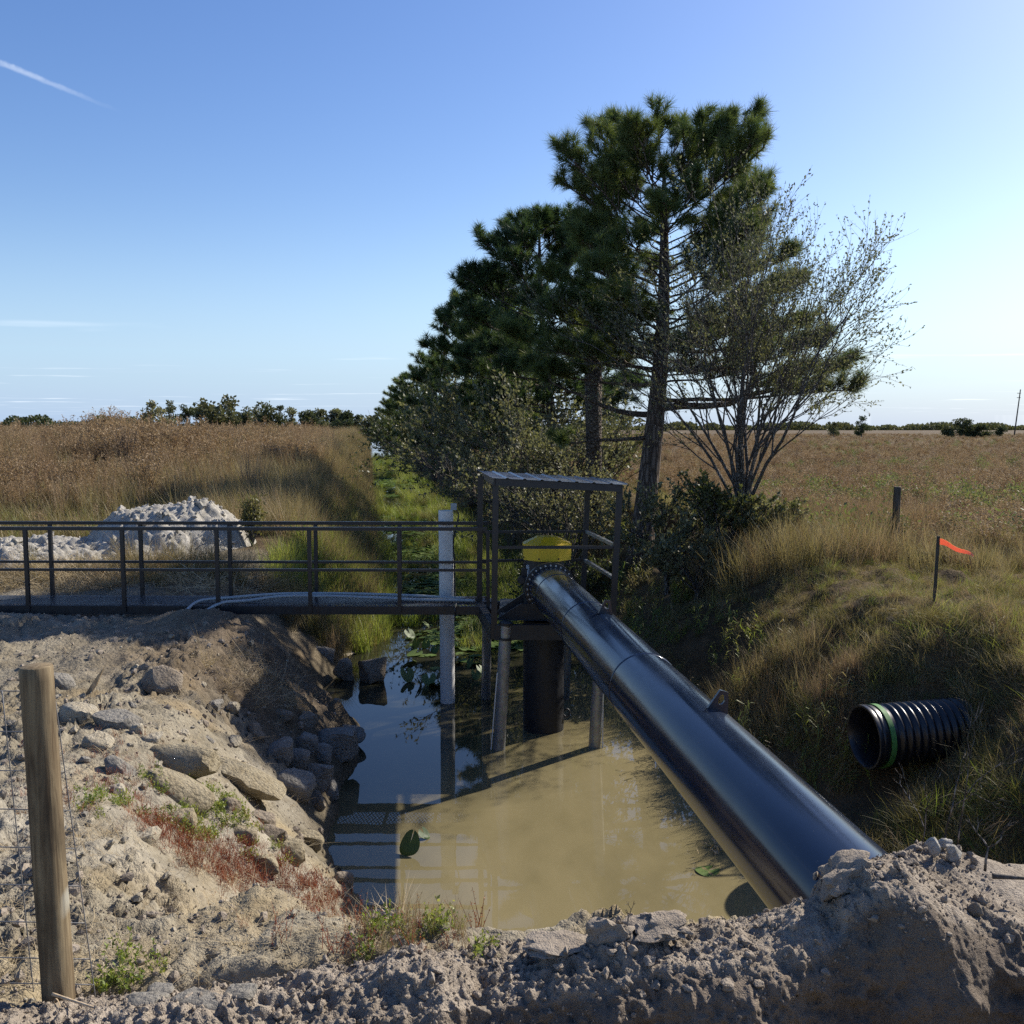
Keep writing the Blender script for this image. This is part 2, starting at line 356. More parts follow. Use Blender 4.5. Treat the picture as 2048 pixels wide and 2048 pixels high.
M['cable'] = m_paint('black_cable', (0.012, 0.012, 0.013), 0.5, 0.3)
M['green_band'] = m_paint('green_band', (0.075, 0.23, 0.05), 0.55, 0.7)
M['culvert'] = m_paint('black_corrugated_plastic', (0.011, 0.011, 0.014), 0.30, 0.6, 0.55)
M['wood'] = m_wood('post_wood', (0.095, 0.066, 0.038), (0.225, 0.175, 0.105), (0.036, 0.027, 0.018))
M['oldwood'] = m_wood('weathered_wood', (0.055, 0.048, 0.042), (0.11, 0.098, 0.085))
M['board'] = m_wood('pale_board', (0.42, 0.31, 0.19), (0.55, 0.44, 0.30))
M['wire'] = m_paint('fence_wire', (0.14, 0.14, 0.145), 0.45, 0.3)
M['flag'] = m_leaf('orange_ribbon', (1.0, 0.34, 0.19), (1.0, 0.38, 0.22), None, 0.5, 0.05, 1.0, 1.05)
M['pinebark'] = m_bark('pine_bark', (0.115, 0.085, 0.066), (0.19, 0.155, 0.13))
M['twig'] = m_bark('grey_bark', (0.15, 0.13, 0.11), (0.25, 0.225, 0.20), 30, 8)
M['palmbark'] = m_bark('palm_trunk', (0.12, 0.095, 0.075), (0.19, 0.16, 0.13), 10, 16)
M['needle'] = m_leaf('pine_needles', (0.030, 0.055, 0.022), (0.060, 0.095, 0.030), (0.125, 0.150, 0.042), 0.36, 0.06, 0.9)
M['leaf'] = m_leaf('broad_leaf', (0.030, 0.045, 0.018), (0.055, 0.070, 0.024), (0.10, 0.105, 0.035), 0.32, 0.07, 0.8)
M['oliveleaf'] = m_leaf('olive_leaf', (0.080, 0.088, 0.048), (0.13, 0.135, 0.072), (0.19, 0.18, 0.10), 0.34, 0.06, 0.9)
M['farleaf'] = m_leaf('far_leaf', (0.035, 0.050, 0.026), (0.060, 0.075, 0.036), (0.115, 0.115, 0.06), 0.25, 0.03, 0.08)
M['weed'] = m_leaf('dry_weed', (0.175, 0.112, 0.058), (0.26, 0.178, 0.098), (0.36, 0.27, 0.165), 0.30, 0.03, 0.18, 1.2, 0.85)
M['tan'] = m_leaf('tan_grass', (0.15, 0.118, 0.058), (0.225, 0.182, 0.094), (0.31, 0.26, 0.15), 0.34, 0.03, 0.3, 1.3, 0.72)
M['rust'] = m_leaf('rust_grass', (0.165, 0.104, 0.060), (0.24, 0.162, 0.098), (0.31, 0.23, 0.15), 0.30, 0.03, 0.2, 1.2, 0.8)
M['green'] = m_leaf('green_grass', (0.10, 0.15, 0.026), (0.165, 0.215, 0.040), (0.25, 0.25, 0.08), 0.42, 0.05, 0.5)
M['olivegrass'] = m_leaf('olive_grass', (0.095, 0.098, 0.036), (0.16, 0.145, 0.056), (0.25, 0.20, 0.095), 0.32, 0.04, 0.5)
M['redweed'] = m_leaf('red_weed', (0.21, 0.050, 0.030), (0.30, 0.10, 0.055), (0.33, 0.18, 0.08), 0.30, 0.03, 1.5)
M['saltbush'] = m_leaf('saltbush_leaf', (0.075, 0.10, 0.035), (0.12, 0.15, 0.055), (0.18, 0.20, 0.085), 0.32, 0.04, 0.3)
M['straw'] = m_leaf('straw', (0.24, 0.175, 0.095), (0.36, 0.28, 0.165), (0.46, 0.38, 0.25), 0.15, 0.03, 1.5)
M['pad'] = m_leaf('lily_pad', (0.050, 0.095, 0.020), (0.095, 0.150, 0.035), (0.15, 0.19, 0.06), 0.30, 0.05, 1.5)
M['palm'] = m_leaf('palm_frond', (0.055, 0.075, 0.022), (0.10, 0.12, 0.035), (0.16, 0.16, 0.06), 0.30, 0.08, 0.7)
# ------------------------------------------------------------------ terrain
WZ = -4.1
_yl = [4.9, 5.6, 6.3, 7.2, 8.4, 9.1, 10.1, 11.8, 12.6, 13.2, 14, 15.0, 16.2, 18.7, 20.5, 32, 52, 100, 400, 3000]
_xl = [-0.2, -0.5, -0.8, -1.08, -1.55, -1.85, -2.02, -2.05, -2.05, -2.6, -2.95, -3.08, -3.0, -2.85, -2.95, -4.7, -7.8, -15.1, -61, -459]
_yr = [5.0, 15, 22, 60, 400, 3000]
_xr = [3.03, 1.5, 0.95, -4.9, -57, -455]
def xL(y): return np.interp(y, _yl, _xl)
def xR(y): return np.interp(y, _yr, _xr)
YN = 5.35
def H(x, y, fine=True):
    x = np.asarray(x, float); y = np.asarray(y, float)
    wob = 0.22 * fbm(x, y, s=0.7, o=3, seed=3)
    l = xL(y) - x + wob; r = x - xR(y) + wob; nr = YN - y + 0.5 * wob
    inside = np.minimum(np.minimum(-l, -r), -nr)
    dl, dr, dn = np.maximum(l, 0), np.maximum(r, 0), np.maximum(nr, 0)
    dout = np.sqrt(dl * dl + dr * dr + dn * dn)
    right = x > (xL(y) + xR(y)) / 2
    # land level
    zl = np.interp(y, [3.0, 4.5, 7, 9.5, 13, 16, 20, 28, 60, 400], [-2.05, -2.2, -2.45, -2.62, -2.60, -2.52, -2.35, -2.1, -1.95, -1.9])
    zr = np.interp(y, [3.0, 5, 8, 12, 16, 22, 60, 400], [-2.0, -2.1, -2.1, -2.1, -2.15, -2.2, -2.2, -2.1])
    ridge = 0.50 * np.exp(-((x - xR(y) - 2.3) / 1.1) ** 2) * sst(16.5, 20, y)
    zr = zr + ridge
    land = np.where(right, zr, zl)
    steep = np.where(right, np.where(y < 20, 0.82, 1.05), 0.95); steep = np.where(dn > np.maximum(dl, dr), 1.3, steep)
    bank = WZ + 0.02 + steep * dout * (1 + 0.25 * np.exp(-dout * 2.2))
    k = 0.22
    hh = np.clip(0.5 + 0.5 * (land - bank) / k, 0, 1)
    z = land * (1 - hh) + bank * hh - k * hh * (1 - hh)
    z = np.where(inside > 0, WZ - 0.75 * np.minimum(inside, 1.2) - 0.02, z)
    # hollow under the corrugated culvert end
    z = np.where(dout > 0, np.minimum(z, np.maximum(WZ + 0.08, z - 0.38 * np.exp(-(((x - 3.85) / 0.95) ** 2 + ((y - 8.75) / 0.85) ** 2) ** 2))), z)
    # heaps of soil pushed against the left end of the walkway
    z = z + (0.13 * np.exp(-((x + 4.3) / 0.9) ** 2 - ((y - 12.75) / 0.28) ** 2) + 0.10 * np.exp(-((x + 6.4) / 1.0) ** 2 - ((y - 12.7) / 0.3) ** 2))
    # trench the photographer looks over
    tr = sst(3.55, 3.2, y) * sst(1.7, 2.6, y) * sst(-1.9, -0.9, x)
    z = z - 0.9 * tr
    z = np.where(y < 2.4, np.maximum(z, np.interp(y, [1.0, 2.4], [-1.68, -2.0])), z)
    if fine:
        far = sst(60, 25, y)
        amp = np.where(inside > 0, 0.2, 1.0)
        z = z + amp * (0.16 * fbm(x, y, s=0.55, o=3, seed=21) * sst(0.0, 1.0, dout + 0.15) + far * 0.085 * fbm(x, y, s=2.2, o=3, seed=31))
        near = sst(16, 11, y) * sst(2.2, 0.2, x) * amp
        m = near > 0.01
        if m.any():
            lump = np.abs(fbm(x[m], y[m], s=5.5, o=4, g=0.55, seed=41)); crk = fbm(x[m], y[m], s=16, o=3, g=0.6, seed=51)
            rough = 0.35 + 0.9 * sst(-0.1, 0.25, fbm(x[m], y[m], s=0.8, o=2, seed=61))
            z[m] = z[m] + near[m] * rough * (0.17 * (0.25 - lump) + 0.055 * crk)
        tus = sst(26, 14, y) * sst(0.3, 1.2, r); m = tus > 0.01
        if m.any(): z[m] = z[m] + tus[m] * (0.30 * np.abs(fbm(x[m], y[m], s=1.5, o=3, seed=131)) - 0.06)
    return z
def hit(u, v, dmin=2.2, dmax=400):
    r = ray(u, v); ys = np.exp(np.linspace(math.log(dmin), math.log(dmax), 2500))
    xs = r[0] / r[1] * ys; zs = r[2] / r[1] * ys
    g = H(xs, ys); i = int(np.argmax(zs < np.maximum(g, WZ)))
    return np.array([xs[i], ys[i], zs[i]])

rows = np.concatenate([np.linspace(-8, 1.9, 14), np.exp(np.arange(math.log(2.1), math.log(22), 0.0066)), np.exp(np.arange(math.log(22), math.log(6000), 0.020))])
uu = np.concatenate([np.linspace(-2.2, -0.62, 45)[:-1], np.linspace(-0.62, 0.62, 470), np.linspace(0.62, 2.2, 45)[1:]])
X = uu[None] * (np.maximum(rows, 0) + 3.0)[:, None]; Y = np.repeat(rows[:, None], len(uu), 1)
sh = X.shape; xf, yf = X.ravel(), Y.ravel()
zf = H(xf, yf)
# base colours of the soil by zone (bare marl, turned brown soil, field soil)
shore = np.where(xf > (xL(yf) + xR(yf)) / 2, xf - xR(yf), xL(yf) - xf)
fld = np.array([0.105, 0.074, 0.040]); sand = np.array([0.262, 0.233, 0.178]); mud = np.array([0.105, 0.088, 0.060]); turned = np.array([0.135, 0.10, 0.068]); yel = np.array([0.30, 0.24, 0.145]); wht = np.array([0.335, 0.31, 0.262])
n_a = fbm(xf, yf, s=0.5, o=4, seed=71); n_b = fbm(xf, yf, s=1.7, o=4, seed=81)
bare = sst(15.5, 13.2, yf + 1.6 * n_a) * sst(1.4, 0.3, xf) ; bare = np.maximum(bare, sst(6.0, 5.0, yf + n_b))
bare = np.maximum(bare, sst(2.8, 1.2, np.hypot((xf + 7.2) / 1.9, (yf - 16.2) / 1.0)) * sst(20.5, 19, yf))
c = fld[None] * (1 + 0.5 * n_b[:, None])
c = c * (1 - bare[:, None]) + sand * bare[:, None]
wt = sst(-0.05, 0.35, n_b + 0.05) * bare * sst(11.5, 9.5, yf); c = c * (1 - 0.7 * wt[:, None]) + yel * 0.7 * wt[:, None]
ww = sst(0.1, 0.4, n_a) * bare; c = c * (1 - 0.6 * ww[:, None]) + wht * 0.6 * ww[:, None]
tt = bare * sst(8.4, 10.6, yf + 1.6 * n_b) * sst(-6.4, -2.9, xf + 2 * n_a) * sst(15.2, 14.2, yf); c = c * (1 - 0.85 * tt[:, None]) + turned * 0.85 * tt[:, None]
wet_or_shade = sst(WZ + 0.65, WZ + 0.1, zf + 0.3 * n_b); c = c * (1 - 0.8 * wet_or_shade[:, None]) + mud * 0.8 * wet_or_shade[:, None]
nr_, nc_ = sh; i = np.arange(nr_ - 1)[:, None] * nc_; j = np.arange(nc_ - 1)[None]
q = np.stack([i + j, i + j + 1, i + nc_ + j + 1, i + nc_ + j], -1).reshape(-1, 4)
struct('ground', MB().add(np.c_[xf, yf, zf], q, c=np.clip(c, 0.01, 0.9)), M['earth'])

# canal water
ys = np.concatenate([np.linspace(4.8, 30, 64), np.exp(np.linspace(math.log(30.5), math.log(900), 60))]); mbw = MB()
a = np.c_[xL(ys) - 0.9, ys, np.full_like(ys, WZ)]; b = np.c_[xR(ys) + 0.9, ys, np.full_like(ys, WZ)]
k = np.arange(len(ys) - 1); mbw.add(np.vstack([a, b]), np.stack([k, k + len(ys), k + 1 + len(ys), k + 1], -1)); struct('water', mbw, M['water'], False)

# ------------------------------------------------------------------ soil berm over the pipe (foreground)
cr = [(-260, 2090, 3.0), (0, 2062, 3.05), (250, 2022, 3.1), (450, 1996, 3.2), (600, 1968, 3.25), (760, 1938, 3.3), (890, 1926, 3.3), (945, 1908, 3.4), (1014, 1892, 3.45), (1120, 1884, 3.45), (1180, 1880, 3.45), (1230, 1864, 3.45), (1279, 1840, 3.5), (1400, 1836, 3.5), (1456, 1828, 3.5), (1545, 1824, 3.55), (1600, 1812, 3.6), (1634, 1800, 3.62), (1662, 1756, 3.66), (1690, 1734, 3.69), (1725, 1720, 3.66), (1787, 1714, 3.69), (1830, 1708, 3.80), (1861, 1700, 3.95), (1973, 1686, 4.05), (2048, 1712, 4.0), (2200, 1720, 3.9), (2600, 1735, 3.8)]
CR = np.array([P(u_, v_ + (8 if u_ < 900 else 20 if u_ < 1640 else 8 if u_ < 1800 else 34), d_) for u_, v_, d_ in cr]); o_ = np.argsort(CR[:, 0]); CR = CR[o_]
xs = np.linspace(-2.3, 3.0, 900)
cy = np.interp(xs, CR[:, 0], CR[:, 1]); cz = np.interp(xs, CR[:, 0], CR[:, 2])
kk = np.ones(13) / 13; cy = np.convolve(np.pad(cy, 6, 'edge'), kk, 'valid')
prof = np.array([(1.7, -1.35), (0.95, -0.75), (0.45, -0.26), (0.2, -0.06), (0.0, 0.0), (-0.10, -0.012), (-0.2, -0.04), (-0.27, -0.11), (-0.33, -0.24), (-0.40, -0.5), (-0.55, -0.95)])
ta = np.r_[0, np.cumsum(np.hypot(*np.diff(prof, axis=0).T))]
tp = np.concatenate([np.linspace(0, ta[3], 26)[:-1], np.linspace(ta[3], ta[-1], 190)])
pd = np.interp(tp, ta, prof[:, 0]); pz = np.interp(tp, ta, prof[:, 1])
BX = np.repeat(xs[None], len(tp), 0); flat = sst(0.5, -0.9, xs)       # the left end melts into the sand
wide = 1.0 + 1.2 * sst(1.3, 2.0, xs)[None] * (pd < 0)[:, None]
BY = cy[None] + pd[:, None] * np.where(pd[:, None] < 0, wide, 1.0); BZ = cz[None] + pz[:, None] * (1 - 0.45 * flat[None] * (pd[:, None] < 0))
dx = np.gradient(BX, axis=1); nrm = np.stack([-np.gradient(BZ, axis=1) / dx, -np.ones_like(BX) * np.gradient(pz)[:, None] , np.ones_like(BX) * -np.gradient(pd)[:, None]], -1)
nrm[..., 0] *= 0.0; nrm[..., 1] = np.gradient(pz)[:, None]; nrm[..., 2] = -np.gradient(pd)[:, None]
nrm /= np.linalg.norm(nrm, axis=-1, keepdims=True) + 1e-9
big = fbm(BX, BY, BZ, s=2.6, o=2, seed=5); lump = np.abs(fbm(BX, BY, BZ, s=9, o=3, g=0.55, seed=15)); fin = fbm(BX, BY, BZ, s=32, o=3, g=0.6, seed=25)
facev = sst(-0.18, -0.3, pd)[:, None]
cell = fbm(BX, BY, BZ, s=6.0, o=2, seed=35)
lump2 = np.abs(fbm(BX, BY, BZ, s=21, o=3, g=0.6, seed=45)); fin2 = fbm(BX, BY, BZ, s=75, o=2, g=0.6, seed=65)
rgh = 0.35 + 1.0 * sst(-0.2, 0.3, fbm(BX, BY, BZ, s=3.7, o=2, seed=75)); fl_n = fbm(BX, BY, BZ, s=13, o=3, g=0.6, seed=85)
disp = 0.11 * big + (0.075 - 0.02 * facev) * rgh * (0.22 - lump) + 0.028 * rgh * (0.2 - lump2) * (1 - 0.3 * facev) + 0.022 * fl_n + 0.018 * fin * rgh + 0.010 * fin2 + 0.035 * facev * np.sign(cell) * np.abs(cell) ** 0.5
# smooth dried-mud pan on the right shoulder
pan = (sst(1.95, 2.15, BX) * sst(-0.24, -0.1, np.repeat(pd[:, None], len(xs), 1)) * sst(0.5, 0.25, np.repeat(pd[:, None], len(xs), 1)))
disp = disp * (1 - 0.75 * pan)
V = np.stack([BX, BY, BZ], -1) + nrm * disp[..., None]
nr_, nc_ = BX.shape; i = np.arange(nr_ - 1)[:, None] * nc_; j = np.arange(nc_ - 1)[None]
q = np.stack([i + j, i + nc_ + j, i + nc_ + j + 1, i + j + 1], -1).reshape(-1, 4)
berm = struct('soil_berm', MB().add(V, q, c=np.repeat(np.broadcast_to(sst(-0.17, -0.27, pd)[:, None], BX.shape).reshape(-1, 1), 3, 1)), M['berm'])  # vertex mask below the lip, where the face's shade is painted in
BV = V; BN = nrm
def blob(seed, r=(1, 1, 1), n=2, rough=0.28, ang=0.0):
    """an irregular stone: icosphere flattened by random planes plus noise"""
    import bmesh
    bm = bmesh.new(); bmesh.ops.create_icosphere(bm, subdivisions=n, radius=1.0)
    v = np.array([x.co[:] for x in bm.verts]); f = np.array([[x.index for x in t.verts] for t in bm.faces]); bm.free()
    rg = np.random.default_rng(seed)
    for _ in range(9):
        d = rg.normal(size=3); d /= np.linalg.norm(d); h = rg.uniform(0.50, 0.86)
        s = v @ d; m = s > h; v[m] -= (s[m] - h)[:, None] * d * 0.96
    k = rg.uniform(0, 50)
    v = v * (1 + rough * fbm(v[:, 0] + k, v[:, 1] + k, v[:, 2], s=1.6, o=4, g=0.55, seed=seed))[:, None]
    return v * np.array(r), f
# loose clods lying on the berm: far too many to count
mbc = MB(); pool = [blob(900 + k, n=1, rough=0.6) for k in range(14)]; pool2 = [blob(950 + k, n=2, rough=0.8) for k in range(8)]
top = (pd < 0.25) & (pd > -0.28); ti = np.where(top)[0]
for k in range(6800):
    a = ti[RNG.integers(len(ti))]; b = RNG.integers(len(xs))
    if pd[a] < -0.22 and RNG.random() < 0.6: continue
    if pan[a, b] > 0.5 and RNG.random() < 0.93: continue
    s = 0.0034 * (1 + RNG.pareto(2.1)); s = min(s, 0.022)
    v, f = pool2[RNG.integers(8)] if s > 0.013 else pool[RNG.integers(14)]
    th = RNG.uniform(0, 6.3); R = np.array([[math.cos(th), -math.sin(th), 0], [math.sin(th), math.cos(th), 0], [0, 0, 1]])
    mbc.add((v * s * RNG.uniform(0.65, 1.25, 3)) @ R.T + BV[a, b] + BN[a, b] * s * 0.35, t=f)
o = struct('soil_clods', mbc, M['soil'], False, 'stuff')
# scattered crumbs and pebbles on the sandy left bank
mbc = MB()
NP = 3200; PY_ = np.exp(RNG.uniform(math.log(3.1), math.log(13), NP)); PX_ = RNG.uniform(-0.60, -0.04, NP) * PY_; PZ_ = H(PX_, PY_)
for k in range(NP):
    y, x, pz_ = PY_[k], PX_[k], PZ_[k]
    #(RNG.uniform(math.log(3.1), math.log(13))); x = RNG.uniform(-0.60, -0.04) * y
    if x > xL(y) - 0.05: continue
    s = min(0.0045 * (1 + RNG.pareto(2.1)), 0.035) * (0.6 + y * 0.06)
    v, f = pool2[RNG.integers(8)] if s > 0.03 else pool[RNG.integers(14)]
    mbc.add(v * s * RNG.uniform(0.6, 1.3, 3) + np.array([x, y, pz_ + s * 0.2]), t=f)
o = struct('pebbles', mbc, M['marl'], False, 'stuff')
mbc = MB(); NP = 6500; PY_ = np.exp(RNG.uniform(math.log(3.2), math.log(13), NP)); PX_ = RNG.uniform(-0.60, -0.04, NP) * PY_; PZ_ = H(PX_, PY_); dn_s = fbm(PX_, PY_, s=0.9, o=3, seed=61)
for k in np.where((PX_ < xL(PY_) - 0.05) & (dn_s > -0.12 + 0.25 * (RNG.random(NP) - 0.5)))[0]:
    s = min(0.006 * (1 + RNG.pareto(2.0)), 0.045) * (0.55 + PY_[k] * 0.07); v, f = pool[RNG.integers(14)]
    mbc.add(v * s * RNG.uniform(0.6, 1.3, 3) + np.array([PX_[k], PY_[k], PZ_[k] + s * 0.1]), t=f)
struct('soil_crumbs', mbc, M['soil'], False, 'stuff')

# ------------------------------------------------------------------ white spoil heap beyond the walkway
nx, ny = 260, 150
gx, gy = np.meshgrid(np.linspace(-12.5, -3.9, nx), np.linspace(15.2, 20.6, ny))
wb_ = 0.5 * fbm(gx, gy, s=0.9, o=3, seed=92); hp = np.minimum(1.08 + 0.35 * wb_ - 0.06 * np.abs(gx + 6.2), 1.5 * np.clip(1 - (np.abs((gx + 6.9) / 1.75) ** 1.8 + np.abs((gy - 18.8) / 1.9) ** 1.5) + 0.35 * wb_, 0, 1))
hp = np.maximum(hp, np.minimum(0.36 + 0.3 * wb_, 0.7 * np.clip(1 - (np.abs((gx + 9.3) / 2.6) ** 1.8 + np.abs((gy - 17.4) / 1.7) ** 1.6) + 0.5 * wb_, 0, 1)))
lum = np.abs(fbm(gx, gy, s=2.6, o=4, g=0.55, seed=90))
crag = fbm(gx, gy, s=2.0, o=5, g=0.62, seed=93); crag2 = fbm(gx * 0.6, gy * 1.6, s=6, o=4, g=0.65, seed=94)
hz = H(gx.ravel(), gy.ravel(), True).reshape(gx.shape) - 0.06 + 0.78 * hp + sst(0.02, 0.25, hp) * (0.13 * crag + 0.12 * crag2 + 0.05 * fbm(gx, gy, s=14, o=2, seed=95))
i = np.arange(ny - 1)[:, None] * nx; j = np.arange(nx - 1)[None]
q = np.stack([i + j, i + j + 1, i + nx + j + 1, i + nx + j], -1).reshape(-1, 4)
keep = hp.ravel()[q].max(1) > 0.001
heap = obj('spoil_heap', MB().add(np.stack([gx, gy, hz], -1), q[keep]), M['heap'], None, True)
tag(heap, 'heap of white crumbly marl behind the black walkway', 'spoil heap')
mbc = MB()
for k in range(1300):
    a, b = RNG.integers(ny), RNG.integers(nx)
    if hp[a, b] < 0.12: continue
    s = min(0.020 * (1 + RNG.pareto(1.9)), 0.12); v, f = pool2[RNG.integers(8)]
    mbc.add(v * s * RNG.uniform(0.6, 1.3, 3) + np.array([gx[a, b], gy[a, b], hz[a, b] + 0.2 * s]), t=f)
lo_ = obj('loose_lumps', mbc, M['heap'], heap, False); lo_['kind'] = 'stuff'
# ------------------------------------------------------------------ walkway
ZD = -2.45
wk = thing('walkway', 'black steel footbridge with handrails crossing to the pump platform', 'walkway', (-4.0, 13.4, ZD))
XE = -0.36
def wx(u, d): return (u - 1024) / 1870.0 * d
YN_, YF_ = 12.97, 13.75
def rx(x, y0): return np.array([x, y0 + 0.010 * (-x) , 0])
near_u = [-340, -145, 52, 246, 435, 620, 799, 976]; far_u = [-268, -82, 102, 283, 461, 633, 801]
for y0, us, nm in ((YN_, near_u, 0), (YF_, far_u, 1)):
    for u in us:
        p = rx(wx(u, y0), y0); b = p + np.array([0, 0, ZD - 0.10]); t = p + np.array([0, 0, ZD + 1.04])
        obj('post', MB().bar(b, t, 0.05, 0.05), M['black'], wk)
    for hh, r in ((1.065, 0.048), (0.49, 0.036)):
        a = rx(-10.2, y0) + np.array([0, 0, ZD + hh]); b = rx(XE + 0.02, y0) + np.array([0, 0, ZD + hh])
        obj('handrail' if hh > 1 else 'mid_rail', MB().bar(a, b, r, r), M['black'], wk)
    a = rx(-10.2, y0) + np.array([0, 0, ZD - 0.075]); b = rx(XE, y0) + np.array([0, 0, ZD - 0.075])
    m = MB(); m.bar(a, b, 0.012, 0.115)
    for s in (-1, 1):
        off = np.array([0, 0.022 * (1 if nm == 0 else -1), 0.052 * s]); m.bar(a + off, b + off, 0.045, 0.010)
    obj('side_channel', m, M['black'], wk)
for k in range(14):
    x = XE - 0.05 - k * 0.72
    a = rx(x, YN_) + np.array([0, 0.02, ZD - 0.05]); b = rx(x, YF_) + np.array([0, -0.02, ZD - 0.05])
    obj('cross_bar', MB().bar(a, b, 0.04, 0.05), M['black'], wk)
# expanded-metal deck, a mesh of slanted strands
m = MB(); wdt = YF_ - YN_ - 0.03; st = 0.052
for s in (-1, 1):
    for k in range(int(9.9 / st)):
        x = -10.1 + k * st
        a = rx(x, YN_) + np.array([0, 0.015, ZD - 0.012 + 0.003 * s]); b = rx(x + s * wdt * 0.45, YN_) + np.array([0, 0.015 + wdt, ZD - 0.012 + 0.003 * s])
        if not (-10.2 < b[0] < XE and a[0] < XE): continue
        m.bar(a, b, 0.011, 0.006)
o = obj('deck_grating', m, M['roof'], wk); o['kind'] = 'stuff'
m = MB(); m.box((XE + 0.03, 13.3, ZD - 0.11), (0.10, 0.85, 0.15)); obj('end_bearer', m, M['black'], wk)

# two grey conduits lying on the deck
def spline(pts, n=60):
    pts = np.array(pts, float); t = np.r_[0, np.cumsum(np.linalg.norm(np.diff(pts, axis=0), axis=1))]; s = np.linspace(0, t[-1], n)
    out = np.zeros((n, 3)); m = len(pts)
    for k in range(3):
        tg = np.gradient(pts[:, k], t); idx = np.clip(np.searchsorted(t, s) - 1, 0, m - 2); h = t[idx + 1] - t[idx]; x = (s - t[idx]) / h
        p0, p1, m0, m1 = pts[idx, k], pts[idx + 1, k], tg[idx] * h, tg[idx + 1] * h
        out[:, k] = (2*x**3 - 3*x**2 + 1) * p0 + (x**3 - 2*x**2 + x) * m0 + (-2*x**3 + 3*x**2) * p1 + (x**3 - x**2) * m1
    return out
for uv, lab in (([(362, 1236, 12.62), (372, 1222, 12.85), (400, 1203, 13.2), (455, 1196, 13.3), (560, 1188, 13.40), (640, 1187, 13.45), (760, 1189, 13.45), (840, 1192, 13.45), (900, 1195.5, 13.40), (930, 1197, 13.42)], 'grey conduit on the walkway, the farther one bending down sharply into the soil'),
                ([(374, 1240, 12.62), (400, 1229, 12.85), (440, 1216, 13.0), (490, 1202, 13.2), (560, 1193, 13.27), (640, 1192, 13.3), (760, 1196, 13.3), (850, 1200, 13.27), (920, 1202, 13.25), (950, 1204, 13.22)], 'grey conduit on the walkway, the nearer one curving gently down to the soil')):
    pts = [P(*t) for t in uv]
    for p in pts[2:]: p[2] = max(p[2], ZD + 0.02)
    pts = [pts[0] + np.array([-0.2, -0.25, -0.25])] + pts
    tag(obj('conduit', MB().tube(spline(pts, 70), 0.021, 10), M['conduit'], None, True), lab, 'conduit')

# ------------------------------------------------------------------ pump platform with its shelter
DF, DR = 11.75, 13.45
FL, FR = P(988, 1240, DF), P(1230, 1240, DF); RL, RR = P(958.5, 1200, 13.35), P(1168, 1200, DR)
FL[2] = RL[2] = FR[2] = RR[2] = ZD
pf = thing('pump_platform', 'black steel platform on galvanised piles with a flat shelter roof', 'platform', (0.4, 12.6, WZ))
roofc = {'nl': P(979, 955, 11.62), 'fl': P(953, 941, 13.75), 'nr': P(1256, 969, 11.62), 'fr': P(1216, 957, 13.7)}
def top_of(u, v, d): return P(u, v, d)
tops = {'FL': P(991.5, 965, DF), 'RL': P(961, 953, 13.35), 'FR': P(1239, 980, DF), 'RR': P(1176, 968, DR)}
base = {'FL': FL + np.array([0, 0, -0.19]), 'RL': RL + np.array([0, 0, -0.02]), 'FR': FR + np.array([-0.035, 0, -0.02]), 'RR': RR + np.array([-0.02, 0, -0.02])}
for k in tops: obj('post', MB().bar(base[k], tops[k], 0.075, 0.075), M['black'], pf)
# roof: ribbed sheet, ribs run front to back
m = MB(); ns = 97; s_ = np.linspace(0, 1, ns); ph = (s_ * 8) % 1
rib = np.where((ph < 0.16), 0.013, 0.0); cen = (ph > 0.5) & (ph < 0.58); rib = np.where(cen, 0.004, rib)
def quad(a, b): return roofc['nl'] * (1-a) * (1-b) + roofc['nr'] * a * (1-b) + roofc['fl'] * (1-a) * b + roofc['fr'] * a * b
vt = []
for b in (0, 1):
    for dz in (0.0, -0.006):
        vt.append(np.array([quad(a, b) + np.array([0, 0, r + dz]) for a, r in zip(s_, rib)]))
v = np.vstack(vt); k = np.arange(ns - 1)
qs = [np.stack([k, k + 1, 2*ns + k + 1, 2*ns + k], -1), np.stack([ns + k, 3*ns + k, 3*ns + k + 1, ns + k + 1], -1), np.stack([k, ns + k, ns + k + 1, k + 1], -1), np.stack([2*ns + k, 2*ns + k + 1, 3*ns + k + 1, 3*ns + k], -1)]
m.add(v, np.vstack(qs)); obj('roof_sheet', m, M['sheet'], pf)
def inset(c, f, dz): return quad(*f) + np.array([0, 0, dz])
for f0, f1 in (((0.05, 0.03), (0.95, 0.03)), ((0.05, 0.9), (0.95, 0.9)), ((0.05, 0.03), (0.05, 0.9)), ((0.95, 0.03), (0.95, 0.9)), ((0.5, 0.03), (0.5, 0.9))):
    obj('roof_beam', MB().bar(inset(0, f0, -0.055), inset(0, f1, -0.055), 0.06, 0.085), M['black'], pf)
# rails
def lerp(a, b, t): return a + (b - a) * t
def onpost(kx, z): b, t_ = base[kx], tops[kx]; return lerp(b, t_, (z - b[2]) / (t_[2] - b[2]))
for z in (-1.47, -1.88):
    obj('rail', MB().bar(onpost('RL', z), onpost('RR', z), 0.036, 0.036), M['black'], pf)
    obj('rail', MB().bar(onpost('RR', z), onpost('FR', z), 0.042, 0.042), M['galv'], pf)
obj('rail', MB().bar(onpost('FL', -1.485), onpost('FR', -1.485), 0.036, 0.036), M['black'], pf)
